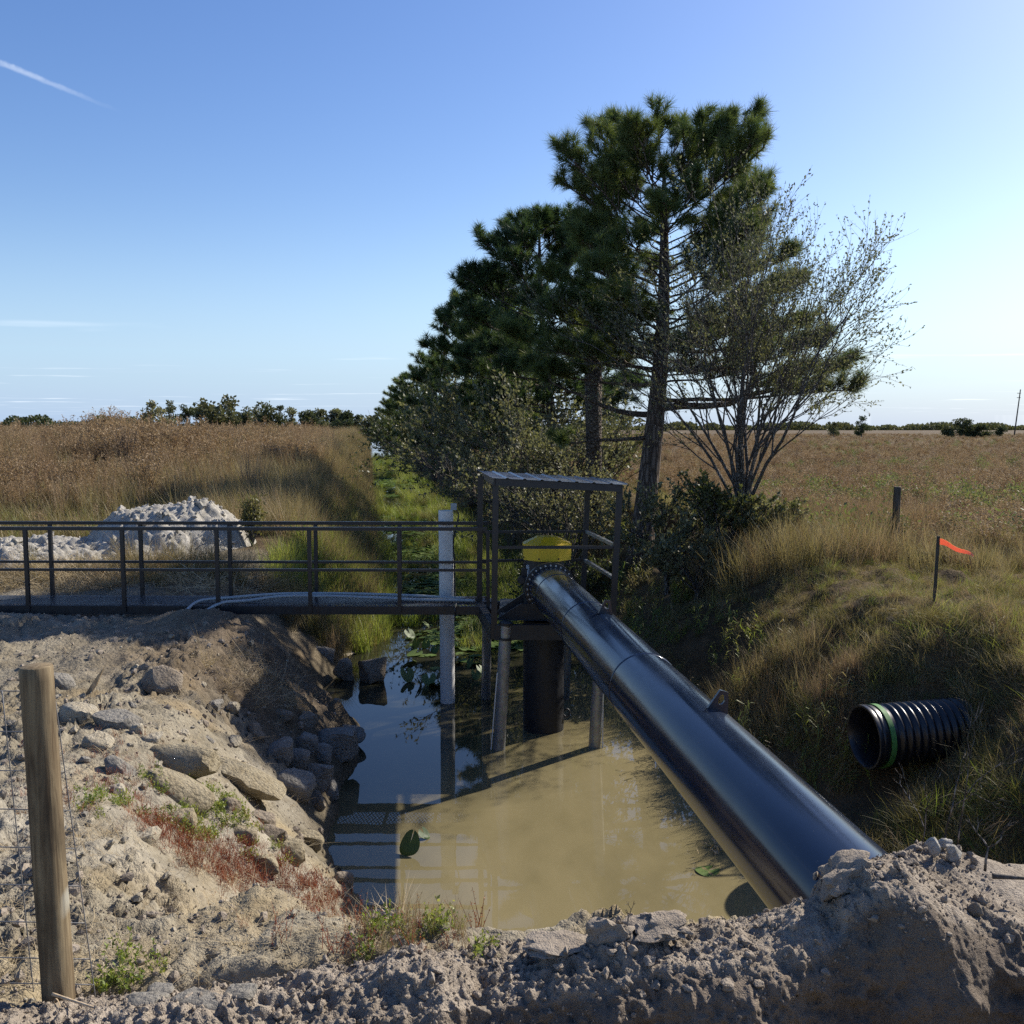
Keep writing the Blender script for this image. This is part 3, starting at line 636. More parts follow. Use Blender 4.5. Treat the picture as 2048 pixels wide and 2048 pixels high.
# base frame: channels and floor plate with a round opening left by the pump head
for a, b in ((FL, FR), (RL, RR), (FL, RL), (FR, RR)):
    a2 = a + np.array([0, 0, -0.11]); b2 = b + np.array([0, 0, -0.11])
    obj('base_beam', MB().bar(a2, b2, 0.09, 0.19), M['dark'], pf)
m = MB(); ctr = np.array([0.43, 12.68]); n = 48
inn, out_ = [], []
for k in range(n):
    an = 2 * PI * k / n; d = np.array([math.cos(an), math.sin(an)])
    inn.append([*(ctr + d * 0.29), ZD + 0.005])
    sx = 0.72 if d[0] > 0 else 0.60; s_t = min(sx / abs(d[0]) if abs(d[0]) > 1e-6 else 9, 0.78 / abs(d[1]) if abs(d[1]) > 1e-6 else 9); out_.append([*(ctr + d * s_t), ZD + 0.005])
k = np.arange(n); m.add(np.array(inn + out_), np.stack([k, n + k, n + (k + 1) % n, (k + 1) % n], -1)); obj('floor_plate', m, M['roof'], pf)
# piles
piles = {'fl': G(998, 1498, WZ), 'fr': G(1189, 1494, WZ), 'rl': G(972, 1397, WZ), 'rr': G(1130, 1397, WZ)}
ptop = {'fl': P(1012, 1250, 11.75), 'fr': P(1204, 1250, 11.75), 'rl': P(974, 1222, 13.75), 'rr': P(1137, 1222, 13.75)}
for kx in piles:
    b = piles[kx]; t_ = ptop[kx]; d = (t_ - b); d /= np.linalg.norm(d)
    if kx == 'fl': b = b + np.array([0, 0.0, 0])
    pl = obj('pile', MB().tube([b - d * 0.9, b, lerp(b, t_, 0.5), t_], 0.078 if kx[0] == 'f' else 0.07, 24), M['galv'], pf, True, 40)
    if kx == 'fl':
        cpt = t_ - d * 0.17
        obj('collar', MB().lathe([(-0.014, 0.079), (-0.014, 0.095), (0.014, 0.095), (0.014, 0.079)], cpt, d, 24), M['dark'], pl)
        obj('cap', MB().lathe([(0.0, 0.0), (0.0, 0.084), (0.035, 0.084), (0.035, 0.0)], t_, d, 24), M['dark'], pl)
        obj('staff_rod', MB().bar(b + np.array([-0.105, -0.03, -0.05]), b + np.array([-0.075, -0.03, 0.02]) + d * 1.0, 0.014, 0.014), M['white'], pl)
    else:
        obj('cap', MB().lathe([(0.0, 0.0), (0.0, 0.074), (0.02, 0.074), (0.02, 0.0)], t_, d, 20), M['dark'], pl)
    if kx == 'fr': obj('staff_rod', MB().bar(b + np.array([0.10, -0.03, -0.05]), b + np.array([0.105, -0.03, 0.7]), 0.012, 0.012), M['white'], pl)

# ------------------------------------------------------------------ pump
PX, PY = 0.43, 12.68; ZA = -2.055
pm = thing('pump', 'vertical pump with black column and faceted yellow motor cover', 'pump', (PX, PY, WZ))
obj('column', MB().lathe([(-0.6, 0.278), (1.52, 0.278)], (PX, PY, WZ), (0, 0, 1), 56), M['dark'], pm, True, 40)
an = np.linspace(0, 2 * PI, 17)
obj('lifting_ring', MB().tube(np.c_[PX + 0.315 + 0.045 * np.cos(an), np.full(17, PY - 0.02), -3.88 + 0.055 * np.sin(an)], 0.012, 8), M['dark'], pm, True)
m = MB().lathe([(0.0, 0.0), (0.0, 0.36), (0.05, 0.36), (0.05, 0.29), (0.72, 0.275), (0.72, 0.0)], (PX, PY, ZD), (0, 0, 1), 48)
obj('discharge_head', m, M['black'], pm, True, 40)
DIRP = np.array([0.1185, -1.0, 0.0]); DIRP /= np.linalg.norm(DIRP)
FC = P(1101, 1180, 12.02); FC[2] = ZA
obj('discharge_nozzle', MB().lathe([(-0.62, 0.245), (0.0, 0.245)], FC, DIRP, 40), M['black'], pm, True)
fl_ = obj('pump_flange', MB().lathe([(-0.062, 0.2), (-0.062, 0.335), (-0.034, 0.335), (-0.034, 0.2)], FC, DIRP, 56), M['black'], pm, True, 30)
# gussets of the discharge head
for sx in (-1, 1):
    f = lambda x, y, z, sx=sx: np.array([PX + sx * (0.27 + x), PY - 0.34 + z, ZD + 0.02 + y])
    obj('gusset', MB().poly([(0, 0), (0.36, 0), (0.34, 0.04), (0.0, 0.26)], 0, 0.02, f), M['black'], pm)
f = lambda x, y, z: np.array([PX - 0.62 + x, PY - 0.72 + z, ZD + y])
obj('head_skirt', MB().poly([(0, 0), (1.1, 0), (0.85, 0.21), (0.30, 0.21), (0.0, 0.02)], 0, 0.025, f), M['dark'], pm)
# yellow cover: octagonal shell with a low faceted top
C = P(1093.5, 1103, 12.62); ow = 0.318
def octo(r, z, sx=1.0): return [[C[0] + sx * r / math.cos(PI/8) * math.cos(a), C[1] + r / math.cos(PI/8) * math.sin(a), z] for a in (np.arange(8) + 0.5) * PI / 4 + 0.05]
m = MB(); zb, zs_, zt = -1.745, -1.535, -1.445
v = octo(ow * 0.985, zb) + octo(ow, zs_) + octo(ow * 0.40, zt) + [[C[0], C[1], zt + 0.004]] + octo(ow * 0.95, zb)
k = np.arange(8); kn = (k + 1) % 8
m.add(v, np.vstack([np.stack([k, kn, 8 + kn, 8 + k], -1), np.stack([8 + k, 8 + kn, 16 + kn, 16 + k], -1)]), np.stack([16 + k, 16 + kn, np.full(8, 24)], -1))
mc = obj('motor_cover', m, M['yellow'], pm)
for kx in (4, 5, 6, 7):
    p = np.array(octo(ow + 0.002, zb + 0.035)[kx]); obj('fastener', MB().lathe([(0, 0.011), (0.012, 0.011), (0.012, 0.0)], p * 0.97 + np.array([C[0], C[1], p[2]]) * 0.03, (p - np.array([C[0], C[1], p[2]])), 10), M['dark'], mc)
obj('motor', MB().lathe([(-0.03, 0.17), (0.36, 0.17), (0.36, 0.0)], (PX, PY, -1.98), (0, 0, 1), 32), M['dark'], pm, True, 40)
sw = P(1049, 1148, 12.25)
obj('junction_box', MB().box(sw + np.array([0, 0, 0.02]), (0.085, 0.07, 0.11)), M['dark'], pm)
obj('valve_wheel', MB().lathe([(0, 0.05), (0.02, 0.06), (0.04, 0.05), (0.04, 0.0)], sw + np.array([-0.03, -0.02, -0.075]), (-0.4, -1, 0), 16), M['dark'], pm)
obj('air_pipe', MB().tube(spline([sw + np.array([0.04, 0, 0.12]), sw + np.array([0.05, -0.03, -0.02]), sw + np.array([0.05, 0, -0.2]), sw + np.array([0.12, 0, -0.27])], 16), 0.02, 8), M['conduit'], pm, True)

# ------------------------------------------------------------------ discharge pipe
LEN = 8.45; RP = 0.282
pp = thing('discharge_pipe', 'large glossy black pipe running from the pump flange into the soil', 'pipe', FC)
obj('barrel', MB().lathe([(0.0, RP - 0.03)] + [(t_, RP) for t_ in np.linspace(0, LEN, 60)] + [(LEN, RP - 0.03)], FC, DIRP, 96), M['pipe'], pp, True, 50)
for t_ in (0.62, 2.45, 4.7): obj('weld_bead', MB().lathe([(t_ - 0.014, RP - 0.002), (t_ - 0.006, RP + 0.0045), (t_, RP + 0.002), (t_ + 0.006, RP + 0.0045), (t_ + 0.014, RP - 0.002)], FC, DIRP, 72), M['pipe'], pp, True)
fl = obj('flange', MB().lathe([(-0.034, 0.2), (-0.034, 0.335), (0.0, 0.335), (0.0, RP)], FC, DIRP, 64), M['black'], pp, True, 30)
e1 = np.cross(DIRP, [0, 0, 1]); e1 /= np.linalg.norm(e1); m = MB()
for k in range(28):
    a = 2 * PI * k / 28; p = FC + 0.302 * (math.cos(a) * e1 + math.sin(a) * np.array([0, 0, 1.0]))
    m.lathe([(0.0, 0.012), (0.02, 0.012), (0.02, 0.0)], p, DIRP, 6)
o = obj('bolts', m, M['bolt'], fl); o['kind'] = 'stuff'
for u, v, d in ((1219, 1236, 9.0), (1449, 1452, 5.9)):
    a = P(u, v, d); t_ = (a - FC) @ DIRP; c0 = FC + DIRP * t_
    up = np.array([0, 0, 1.0]); rad = a - c0; rad /= np.linalg.norm(rad); rad = (rad + up * 1.2); rad -= DIRP * (rad @ DIRP); rad /= np.linalg.norm(rad)
    tn = np.cross(rad, DIRP)
    f = lambda x, y, z, c0=c0, rad=rad, tn=tn: c0 + rad * (RP - 0.006 + y) + DIRP * z + tn * x
    # plate with a hole: outline strip
    n = 24; outl = [(-0.07, 0), (0.07, 0), (0.028, 0.135), (-0.028, 0.135)]
    m = MB(); out2 = []; inn2 = []
    per = np.array(outl + [outl[0]]); tt = np.r_[0, np.cumsum(np.linalg.norm(np.diff(per, axis=0), axis=1))]; s2 = np.linspace(0, tt[-1], n, endpoint=False)
    ox = np.interp(s2, tt, per[:, 0]); oy = np.interp(s2, tt, per[:, 1])
    an0 = np.arctan2(oy - 0.078, ox); ix = 0.022 * np.cos(an0); iy = 0.078 + 0.034 * np.sin(an0)
    for z in (-0.011, 0.011):
        m.v.append(np.array([f(x, y, z) for x, y in zip(np.r_[ox, ix], np.r_[oy, iy])]))
    k = np.arange(n); kn = (k + 1) % n; A = 2 * n
    m.q.append(np.vstack([np.stack([k, kn, n + kn, n + k], -1), np.stack([A + k, A + n + k, A + n + kn, A + kn], -1), np.stack([k, A + k, A + kn, kn], -1), np.stack([n + k, n + kn, A + n + kn, A + n + k], -1)])); m.n = 4 * n
    obj('lifting_lug', m, M['pipe'], pp)

# ------------------------------------------------------------------ white gauge pipe
wb = G(895.5, 1404, WZ); wt_ = P(891.5, 1021, wb[1])
gp = thing('gauge_pipe', 'white plastic standpipe rising out of the water behind the walkway', 'standpipe', wb)
d = wt_ - wb; d /= np.linalg.norm(d)
obj('tube', MB().lathe([(-0.7, 0.109), (np.linalg.norm(wt_ - wb), 0.109), (np.linalg.norm(wt_ - wb), 0.098), (1.2, 0.098), (1.2, 0)], wb, d, 40), M['white'], gp, True, 40)
sb = obj('sensor_box', MB().box(wt_ + np.array([0.118, 0.0, 0.055]), (0.085, 0.085, 0.09)), M['conduit'], gp)
obj('cable', MB().tube(spline([wt_ + np.array([0.15, 0, 0.03]), wt_ + np.array([0.185, 0, -0.05]), wt_ + np.array([0.17, -0.02, -0.18]), wt_ + np.array([0.125, -0.03, -0.35]), wt_ + np.array([0.125, -0.03, -0.8]), wt_ + np.array([0.135, -0.1, -1.22]), wt_ + np.array([0.20, -0.55, -1.235]), wt_ + np.array([0.19, -1.02, -1.30]), wt_ + np.array([0.19, -1.01, -1.45])], 50), 0.011, 8), M['cable'], gp, True)

# ------------------------------------------------------------------ corrugated culvert end
MC = P(1727, 1474, 8.9); AX = np.array([0.985, 0.175, 0.03]); AX /= np.linalg.norm(AX)
cv = thing('corrugated_pipe', 'ribbed black plastic culvert pipe with a green band sticking out of the bank', 'culvert pipe', MC)
R0 = 0.300
obj('bell', MB().lathe([(0.9, 0.245), (0.22, 0.247), (0.03, 0.268), (0.0, 0.285), (0.0, R0 + 0.004), (0.03, R0 + 0.008), (0.045, R0 - 0.002), (0.06, R0 + 0.006), (0.075, R0 - 0.003), (0.20, R0 - 0.006)], MC, AX, 72), M['culvert'], cv, True, 60)
obj('green_band', MB().lathe([(0.115, R0 - 0.004), (0.115, R0 + 0.006), (0.165, R0 + 0.005), (0.165, R0 - 0.006)], MC, AX, 72), M['green_band'], cv, True, 40)
pr_ = [(0.20, R0 - 0.006)]
for k in range(30):
    t0 = 0.215 + k * 0.079
    pr_ += [(t0, R0 - 0.030), (t0 + 0.012, R0 - 0.030), (t0 + 0.022, R0 - 0.006), (t0 + 0.036, R0 + 0.004), (t0 + 0.052, R0 + 0.002), (t0 + 0.062, R0 - 0.012)]
obj('ribbed_barrel', MB().lathe(pr_, MC, AX, 72), M['culvert'], cv, True, 75)

# ------------------------------------------------------------------ left fence
pt, pb = P(72, 1334, 3.3), P(121, 2046, 3.28)
fpz = thing('fence_post', 'round tan wooden fence post standing in the sand by the wire mesh', 'post', pb)
def rough_post(b, t_, r, seed, seg=28, rows_=40, taper=0.98):
    m = MB(); b, t_ = np.array(b), np.array(t_); d = t_ - b; ln = np.linalg.norm(d); d /= ln
    e1 = np.cross(d, [0, 1.0, 0]); e1 /= np.linalg.norm(e1); e2 = np.cross(d, e1); an = np.arange(seg) * 2 * PI / seg; V = []
    for k in range(rows_):
        s = k / (rows_ - 1); rr = r * (1 + (taper - 1) * s) * (1 + 0.05 * vn(np.cos(an) * 2.2, np.sin(an) * 2.2, np.full(seg, s * 5), seed) + 0.025 * vn(np.cos(an) * 6, np.sin(an) * 6, np.full(seg, s * 1.5), seed + 1))
        wv = e1 * 0.006 * vn(np.array([s * 4]), np.array([0.3]), seed=seed)[0]
        V.append(b + d * ln * s + wv + rr[:, None] * (np.cos(an)[:, None] * e1 + np.sin(an)[:, None] * e2))
    V.append(b + d * (ln + 0.004) + 0.93 * r * taper * (np.cos(an)[:, None] * e1 + np.sin(an)[:, None] * e2)); V.append((b + d * (ln + 0.006))[None])
    n = seg; i = np.arange(rows_)[:, None] * n; j = np.arange(n)[None]; jn = (j + 1) % n
    q = np.stack([i + j, i + n + j, i + n + jn, i + jn], -1).reshape(-1, 4); L0 = rows_ * n
    return m.add(np.vstack(V), q, [[L0 + k, L0 + n, L0 + (k + 1) % n] for k in range(n)])
dn_ = (pt - pb) / np.linalg.norm(pt - pb)
obj('shaft', rough_post(pb - dn_ * 0.5, pt, 0.0565, 3), M['wood'], fpz, True, 50)
for u, v in ((62, 1748), (64, 1778), (68, 1825)):
    p = P(u, v, 3.27); obj('staple', MB().tube([p + np.array([0, 0.01, 0.012]), p + np.array([-0.008, -0.008, 0.006]), p + np.array([-0.008, -0.008, -0.006]), p + np.array([0, 0.01, -0.012])], 0.003, 6), M['wire'], fpz)
wf = thing('wire_fence', 'woven wire mesh strung past the wooden post', 'wire fence', P(60, 2046, 3.37) )
hv = [1382, 1463, 1541, 1618, 1694, 1769, 1843, 1915, 1966, 2014]; DW = 3.365
for v in hv:
    ue = 108 + (191 - 108) * (v - 1382) / (1996 - 1382)
    a, b = P(-900, v - 22, 4.0), P(ue, v + 3.5, DW); mid_ = P(0, v, DW + 0.01)
    obj('line_wire', MB().tube(spline([a, P(-400, v - 8, 3.66), mid_, P(80, v + 1.5, DW), b], 24), 0.0021, 6), M['wire'], wf, True)
for (u0, v0, u1, v1) in ((108, 1382, 196, 2034), (4, 1382, 72, 2030), (-102, 1382, -40, 2030), (-225, 1378, -165, 2022), (-350, 1374, -296, 2014)):
    pts = []
    for k in range(12):
        t_ = k / 11; u_ = u0 + (u1 - u0) * t_; d_ = DW if u_ > 0 else DW + (-u_) * 0.00072; pts.append(P(u_, v0 + (v1 - v0) * t_, d_ + 0.004 * math.sin(k * 2.1)))
    obj('stay_wire', MB().tube(pts, 0.0021, 6), M['wire'], wf, True)

# ------------------------------------------------------------------ right bank furniture
pb = hit(1788, 1112, 12); pt = P(1795, 974, pb[1])
o = obj('fence_post', rough_post(pb - np.array([0, 0, 0.4]), pt, 0.062, 9, 20, 26), M['oldwood'], None, True, 50)
tag(o, 'dark weathered fence post beyond the flagged stake', 'post')
sb = hit(1869, 1204, 8); stp = P(1877, 1072, sb[1])
stk = thing('survey_stake', 'thin wooden stake with a bright orange ribbon on the right bank', 'stake', sb)
obj('stake', MB().bar(sb - np.array([0.01, 0, 0.25]), stp, 0.042, 0.022), M['oldwood'], stk)
n = 15; tt = np.linspace(0, 1, n); L1 = P(1880, 1083, sb[1] - 0.03); L2 = P(1945, 1111, sb[1] - 0.15)
wv = 0.03 * np.sin(tt * 6) * tt; hgt = 0.070 - 0.038 * tt
c0 = L1[None] + (L2 - L1)[None] * tt[:, None] + np.c_[0 * wv, wv, 0.010 * np.sin(tt * 9)]
v = np.vstack([c0 + np.c_[np.zeros(n), np.zeros(n), hgt / 2], c0 - np.c_[np.zeros(n), 0.02 * tt, hgt / 2]]); k = np.arange(n - 1)
obj('ribbon', MB().add(np.vstack([v, v + np.array([0, 0.0015, 0])]), np.vstack([np.stack([k, n + k, n + k + 1, k + 1], -1), 2 * n + np.stack([k, k + 1, n + k + 1, n + k], -1)])), M['flag'], stk, True)
a, b = hit(1805, 1108, 11), hit(1860, 1118, 11)
tag(obj('fallen_board', MB().bar(a + np.array([0, 0, 0.09]), b + np.array([0, 0, 0.07]), 0.11, 0.035), M['oldwood'], None), 'weathered board lying in the grass between the dark post and the stake', 'board')
# utility pole
ub, ut = P(2028, 875, 260), P(2041, 779, 260)
up_ = thing('utility_pole', 'leaning utility pole on the far right horizon', 'utility pole', ub)
obj('shaft', MB().tube([ub, ut], [0.19, 0.13], 12), M['oldwood'], up_)
for z in (1.0, 2.2): obj('crossarm', MB().bar(ut + np.array([-0.85, 0, -z]), ut + np.array([0.12, 0, -z]), 0.12, 0.14), M['oldwood'], up_)
# ------------------------------------------------------------------ vegetation sources
def blades(n, h, hv, wdt, lean, spread, segs=3, rg=None, droop=0.5, col=None):
    """n curved grass blades from the origin -> verts, quads, tris, per-vertex tint"""
    rg = rg or RNG; az = rg.uniform(0, 2 * PI, n); ln = h * (1 + hv * rg.uniform(-1, 1, n)); le = lean * rg.uniform(0.15, 1.0, n)
    bx = spread * np.sqrt(rg.random(n)); ba = rg.uniform(0, 2 * PI, n); face = az + PI / 2 + rg.uniform(-0.7, 0.7, n)
    V = []; s = np.linspace(0, 1, segs + 1)
    tint = rg.random(n)
    for k, t in enumerate(s):
        out = ln * le * (t ** (1 + droop)); z = ln * t * np.sqrt(np.clip(1 - (le * 0.8) ** 2 * t, 0.05, 1))
        c = np.c_[bx * np.cos(ba) + out * np.cos(az), bx * np.sin(ba) + out * np.sin(az), z]
        ww = wdt * (1 - t) ** 0.7 * rg.uniform(0.7, 1.2, n) / 2
        sd = np.c_[np.cos(face) * ww, np.sin(face) * ww, 0 * ww]
        if k < segs: V += [c - sd, c + sd]
        else: V += [c]
    m = 2 * segs + 1; V = np.stack(V, 1); i = np.arange(n)[:, None] * m
    q = np.concatenate([np.stack([i + 2*k, i + 2*k + 1, i + 2*k + 3, i + 2*k + 2], -1).reshape(-1, 4) for k in range(segs - 1)]) if segs > 1 else None
    t = np.stack([i + 2*segs - 2, i + 2*segs - 1, i + 2*segs], -1).reshape(-1, 3)
    return V.reshape(-1, 3), q, t, np.repeat(np.repeat(tint[:, None], m, 1).reshape(-1, 1), 3, 1)
def leaves_at(p, size, rg, n_each=1, aspect=0.45, up=0.3, dirs=None):
    """one folded rhombic leaf per point"""
    p = np.repeat(np.asarray(p), n_each, 0); n = len(p)
    d = rg.normal(size=(n, 3)); d[:, 2] += up
    if dirs is not None: d = d * 0.7 + np.repeat(dirs, n_each, 0)
    d /= np.linalg.norm(d, axis=1, keepdims=True)
    s = np.cross(d, rg.normal(size=(n, 3))); s /= np.linalg.norm(s, axis=1, keepdims=True) + 1e-9
    l = size * rg.uniform(0.6, 1.3, n)[:, None]
    V = np.stack([p, p + d * l * 0.5 + s * l * aspect * 0.5, p + d * l, p + d * l * 0.5 - s * l * aspect * 0.5], 1).reshape(-1, 3)
    q = np.arange(n * 4).reshape(-1, 4)
    return V, q, np.repeat(np.repeat(rg.random(n)[:, None], 4, 1).reshape(-1, 1), 3, 1)
SRC = {}
def source(key, variants):
    """source meshes for scattered ground cover; kept out of the scene"""
    c = bpy.data.collections.new('src_' + key)
    for k, (mb, mat) in enumerate(variants):
        me = mkmesh('%s_%d' % (key, k), mb); me.materials.append(mat)
        o = bpy.data.objects.new('%s_%02d' % (key, k), me); c.objects.link(o)
    g = bpy.data.node_groups.new('scatter_' + key, 'GeometryNodeTree')
    g.interface.new_socket('Geometry', in_out='INPUT', socket_type='NodeSocketGeometry'); g.interface.new_socket('Geometry', in_out='OUTPUT', socket_type='NodeSocketGeometry')
    n = g.nodes; i = n.new('NodeGroupInput'); o = n.new('NodeGroupOutput'); ip = n.new('GeometryNodeInstanceOnPoints'); ci = n.new('GeometryNodeCollectionInfo')
    ci.inputs['Collection'].default_value = c; ci.inputs['Separate Children'].default_value = True; ci.inputs['Reset Children'].default_value = True
    ip.inputs['Pick Instance'].default_value = True
    def att(nm, ty):
        a = n.new('GeometryNodeInputNamedAttribute'); a.data_type = ty; a.inputs['Name'].default_value = nm; return a.outputs[0]
    er = n.new('FunctionNodeEulerToRotation'); lk = g.links.new
    lk(att('rot', 'FLOAT_VECTOR'), er.inputs[0]); lk(er.outputs[0], ip.inputs['Rotation']); lk(att('scl', 'FLOAT_VECTOR'), ip.inputs['Scale']); lk(att('idx', 'INT'), ip.inputs['Instance Index'])
    lk(i.outputs[0], ip.inputs['Points']); lk(ci.outputs[0], ip.inputs['Instance']); lk(ip.outputs[0], o.inputs[0])
    SRC[key] = (g, len(variants))
def scatter(name, key, pts, scl, label=None, tilt=0.12, flat=None, cat='plants'):
    g, nv = SRC[key]; pts = np.asarray(pts, float); n = len(pts)
    me = bpy.data.meshes.new(name); me.vertices.add(n); me.vertices.foreach_set('co', pts.astype(np.float32).ravel())
    s = np.asarray(scl, float)
    if s.ndim == 1: s = np.repeat(s[:, None], 3, 1)
    a = me.attributes.new('rot', 'FLOAT_VECTOR', 'POINT'); a.data.foreach_set('vector', np.c_[RNG.normal(0, tilt, n), RNG.normal(0, tilt, n), RNG.uniform(0, 2 * PI, n)].astype(np.float32).ravel())
    a = me.attributes.new('scl', 'FLOAT_VECTOR', 'POINT'); a.data.foreach_set('vector', s.astype(np.float32).ravel())
    a = me.attributes.new('idx', 'INT', 'POINT'); a.data.foreach_set('value', RNG.integers(0, nv, n).astype(np.int32))
    o = bpy.data.objects.new(name, me); COL.objects.link(o); o['kind'] = 'stuff'
    if label: tag(o, label, cat)
    md = o.modifiers.new('scatter', 'NODES'); md.node_group = g
    return o
def mbl(*parts):
    m = MB()
    for V, q, t, c in parts: m.add(V, q, t, c=c)
    return m
# tall feathery dry weeds (stalk with plume)
def tallweed(rg, h=1.9):
    m = MB(); ns = rg.integers(5, 9)
    for _ in range(ns):
        az = rg.uniform(0, 2 * PI); le = rg.uniform(0.02, 0.22); hh = h * rg.uniform(0.6, 1.08); b = np.r_[rg.normal(0, 0.09, 2), 0]
        tip = b + np.array([math.cos(az) * le * hh, math.sin(az) * le * hh, hh]); p = np.array([b, (b + tip) / 2 + np.array([0, 0, 0.05]), tip])
        m.tube(p, [0.006, 0.0045, 0.002], 3, False, col=np.array([0.2, 0.2, 0.2]))
        k = 30; tt = rg.uniform(0.28, 1.0, k); base_ = b + (tip - b) * tt[:, None]; ln = 0.26 * (1.15 - tt) * rg.uniform(0.5, 1.3, k) + 0.04; a2 = rg.uniform(0, 2 * PI, k)
        d = np.c_[np.cos(a2), np.sin(a2), rg.uniform(0.5, 1.5, k)]; d /= np.linalg.norm(d, axis=1, keepdims=True)
        sd = np.cross(d, rg.normal(size=(k, 3))); sd /= np.linalg.norm(sd, axis=1, keepdims=True); wd = 0.013
        V = np.stack([base_ - sd * wd * 0.4, base_ + d * ln[:, None] * 0.6 + sd * wd, base_ + d * ln[:, None], base_ + d * ln[:, None] * 0.6 - sd * wd], 1).reshape(-1, 3)
        m.add(V, np.arange(4 * k).reshape(-1, 4), c=np.repeat(np.repeat(rg.random(k)[:, None], 4, 1).reshape(-1, 1), 3, 1))
    return m
rg = np.random.default_rng(5)
source('tallweed', [(tallweed(rg, 1.9), M['weed']) for _ in range(5)] + [(tallweed(rg, 1.7), M['rust']), (tallweed(rg, 1.6), M['tan'])])
source('tangrass', [(mbl(blades(46, 0.85, 0.35, 0.009, 0.75, 0.16, 3, rg)), M['tan']) for _ in range(3)] + [(mbl(blades(40, 0.8, 0.35, 0.009, 0.8, 0.16, 3, rg)), M['olivegrass']), (mbl(blades(40, 0.9, 0.3, 0.008, 0.6, 0.16, 3, rg)), M['weed'])])
source('rustgrass', [(mbl(blades(60, 0.75, 0.35, 0.007, 0.55, 0.14, 3, rg)), M['rust']) for _ in range(2)] + [(mbl(blades(46, 0.7, 0.35, 0.008, 0.75, 0.16, 3, rg)), M['tan'])])
source('greengrass', [(mbl(blades(44, 0.5, 0.4, 0.011, 0.8, 0.15, 3, rg)), M['green']) for _ in range(3)] + [(mbl(blades(40, 0.45, 0.4, 0.010, 0.9, 0.15, 3, rg)), M['olivegrass'])])
source('bankgrass', [(mbl(blades(60, 0.30, 0.5, 0.0075, 1.0, 0.20, 3, rg, 0.9)), M['olivegrass']) for _ in range(3)] + [(mbl(blades(56, 0.30, 0.5, 0.0075, 1.05, 0.20, 3, rg, 0.9)), M['tan']) for _ in range(2)] + [(mbl(blades(50, 0.28, 0.5, 0.008, 0.95, 0.2, 3, rg)), M['green']), (mbl(blades(60, 0.26, 0.5, 0.007, 1.1, 0.2, 3, rg, 1.0)), M['weed'])])
def reed(rg):
    m = MB()
    for _ in range(rg.integers(3, 6)):
        az = rg.uniform(0, 6.3); hh = rg.uniform(0.5, 0.95); tip = np.array([math.cos(az) * 0.25 * hh, math.sin(az) * 0.25 * hh, hh]); b = np.r_[rg.normal(0, 0.05, 2), 0]
        m.tube([b, b + tip * 0.55, b + tip], [0.005, 0.004, 0.002], 4, False, col=np.array([0.5, 0.5, 0.5]))
        for k in range(8):
            t = 0.25 + 0.75 * k / 8; p = b + tip * t; a2 = rg.uniform(0, 6.3); ln = rg.uniform(0.16, 0.30); d = np.array([math.cos(a2), math.sin(a2), 0.9]); d /= np.linalg.norm(d); s = np.cross(d, [0, 0, 1]); s /= np.linalg.norm(s); wd = 0.011
            e = p + d * ln * 0.6; f = p + np.array([d[0], d[1], 0.25]) * ln
            m.add([p - s * wd * 0.5, p + s * wd * 0.5, e + s * wd, e - s * wd, f], [[0, 1, 2, 3]], [[3, 2, 4]], c=np.array([1, 1, 1]) * rg.random())
    return m
source('reed', [(reed(rg), M['green']) for _ in range(3)] + [(reed(rg), M['tan']), (reed(rg), M['olivegrass'])])
def redweed(rg):
    m = MB()
    for _ in range(12):
        az = rg.uniform(0, 6.3); hh = rg.uniform(0.08, 0.26); le = rg.uniform(0.1, 0.8); tip = np.array([math.cos(az) * le * hh, math.sin(az) * le * hh, hh]); b = np.r_[rg.normal(0, 0.05, 2), 0]
        m.tube([b, b + tip * 0.5, b + tip], [0.0022, 0.0018, 0.001], 3, False, col=np.array([0.1, 0.1, 0.1]))
        V, q, c = leaves_at(b + tip * rg.uniform(0.25, 1, (6, 1)), 0.016, rg); m.add(V, q, c=c)
    return m
source('redweed', [(redweed(rg), M['redweed']) for _ in range(5)])
def broad(rg):
    m = MB()
    for _ in range(9):
        az = rg.uniform(0, 6.3); hh = rg.uniform(0.06, 0.24); le = rg.uniform(0.1, 0.7); tip = np.array([math.cos(az) * le * hh, math.sin(az) * le * hh, hh]); b = np.r_[rg.normal(0, 0.06, 2), 0]
        m.tube([b, b + tip], [0.002, 0.001], 3, False, col=np.array([0.3, 0.3, 0.3]))
        V, q, c = leaves_at(b + tip * rg.uniform(0.2, 1, (9, 1)), 0.045, rg, 1, 0.5, 0.5); m.add(V, q, c=c)
    return m
source('broadweed', [(broad(rg), M['green']) for _ in range(4)])
def saltbush(rg):
    m = MB(); c_ = rg.normal(0, 0.16, (5, 3)) * np.array([1, 1, 0.4]) + np.array([0, 0, 0.22]); d_ = rg.normal(size=(240, 3)); d_ /= np.linalg.norm(d_, axis=1, keepdims=True)
    p_ = c_[rg.integers(0, 5, 240)] + d_ * 0.17 * rg.random((240, 1)) ** 0.4; p_[:, 2] = np.abs(p_[:, 2]); V, q, c = leaves_at(p_, 0.055, rg, 1, 0.45, 0.5); m.add(V, q, c=c); return m
source('saltbush', [(saltbush(rg), M['saltbush']) for _ in range(4)])
def straw(rg):
    V, q, t, c = blades(26, 0.42, 0.6, 0.007, 1.3, 0.22, 3, rg, 0.2); V[:, 2] *= 0.22; return mbl((V, q, t, c))
source('straw', [(straw(rg), M['straw']) for _ in range(4)])
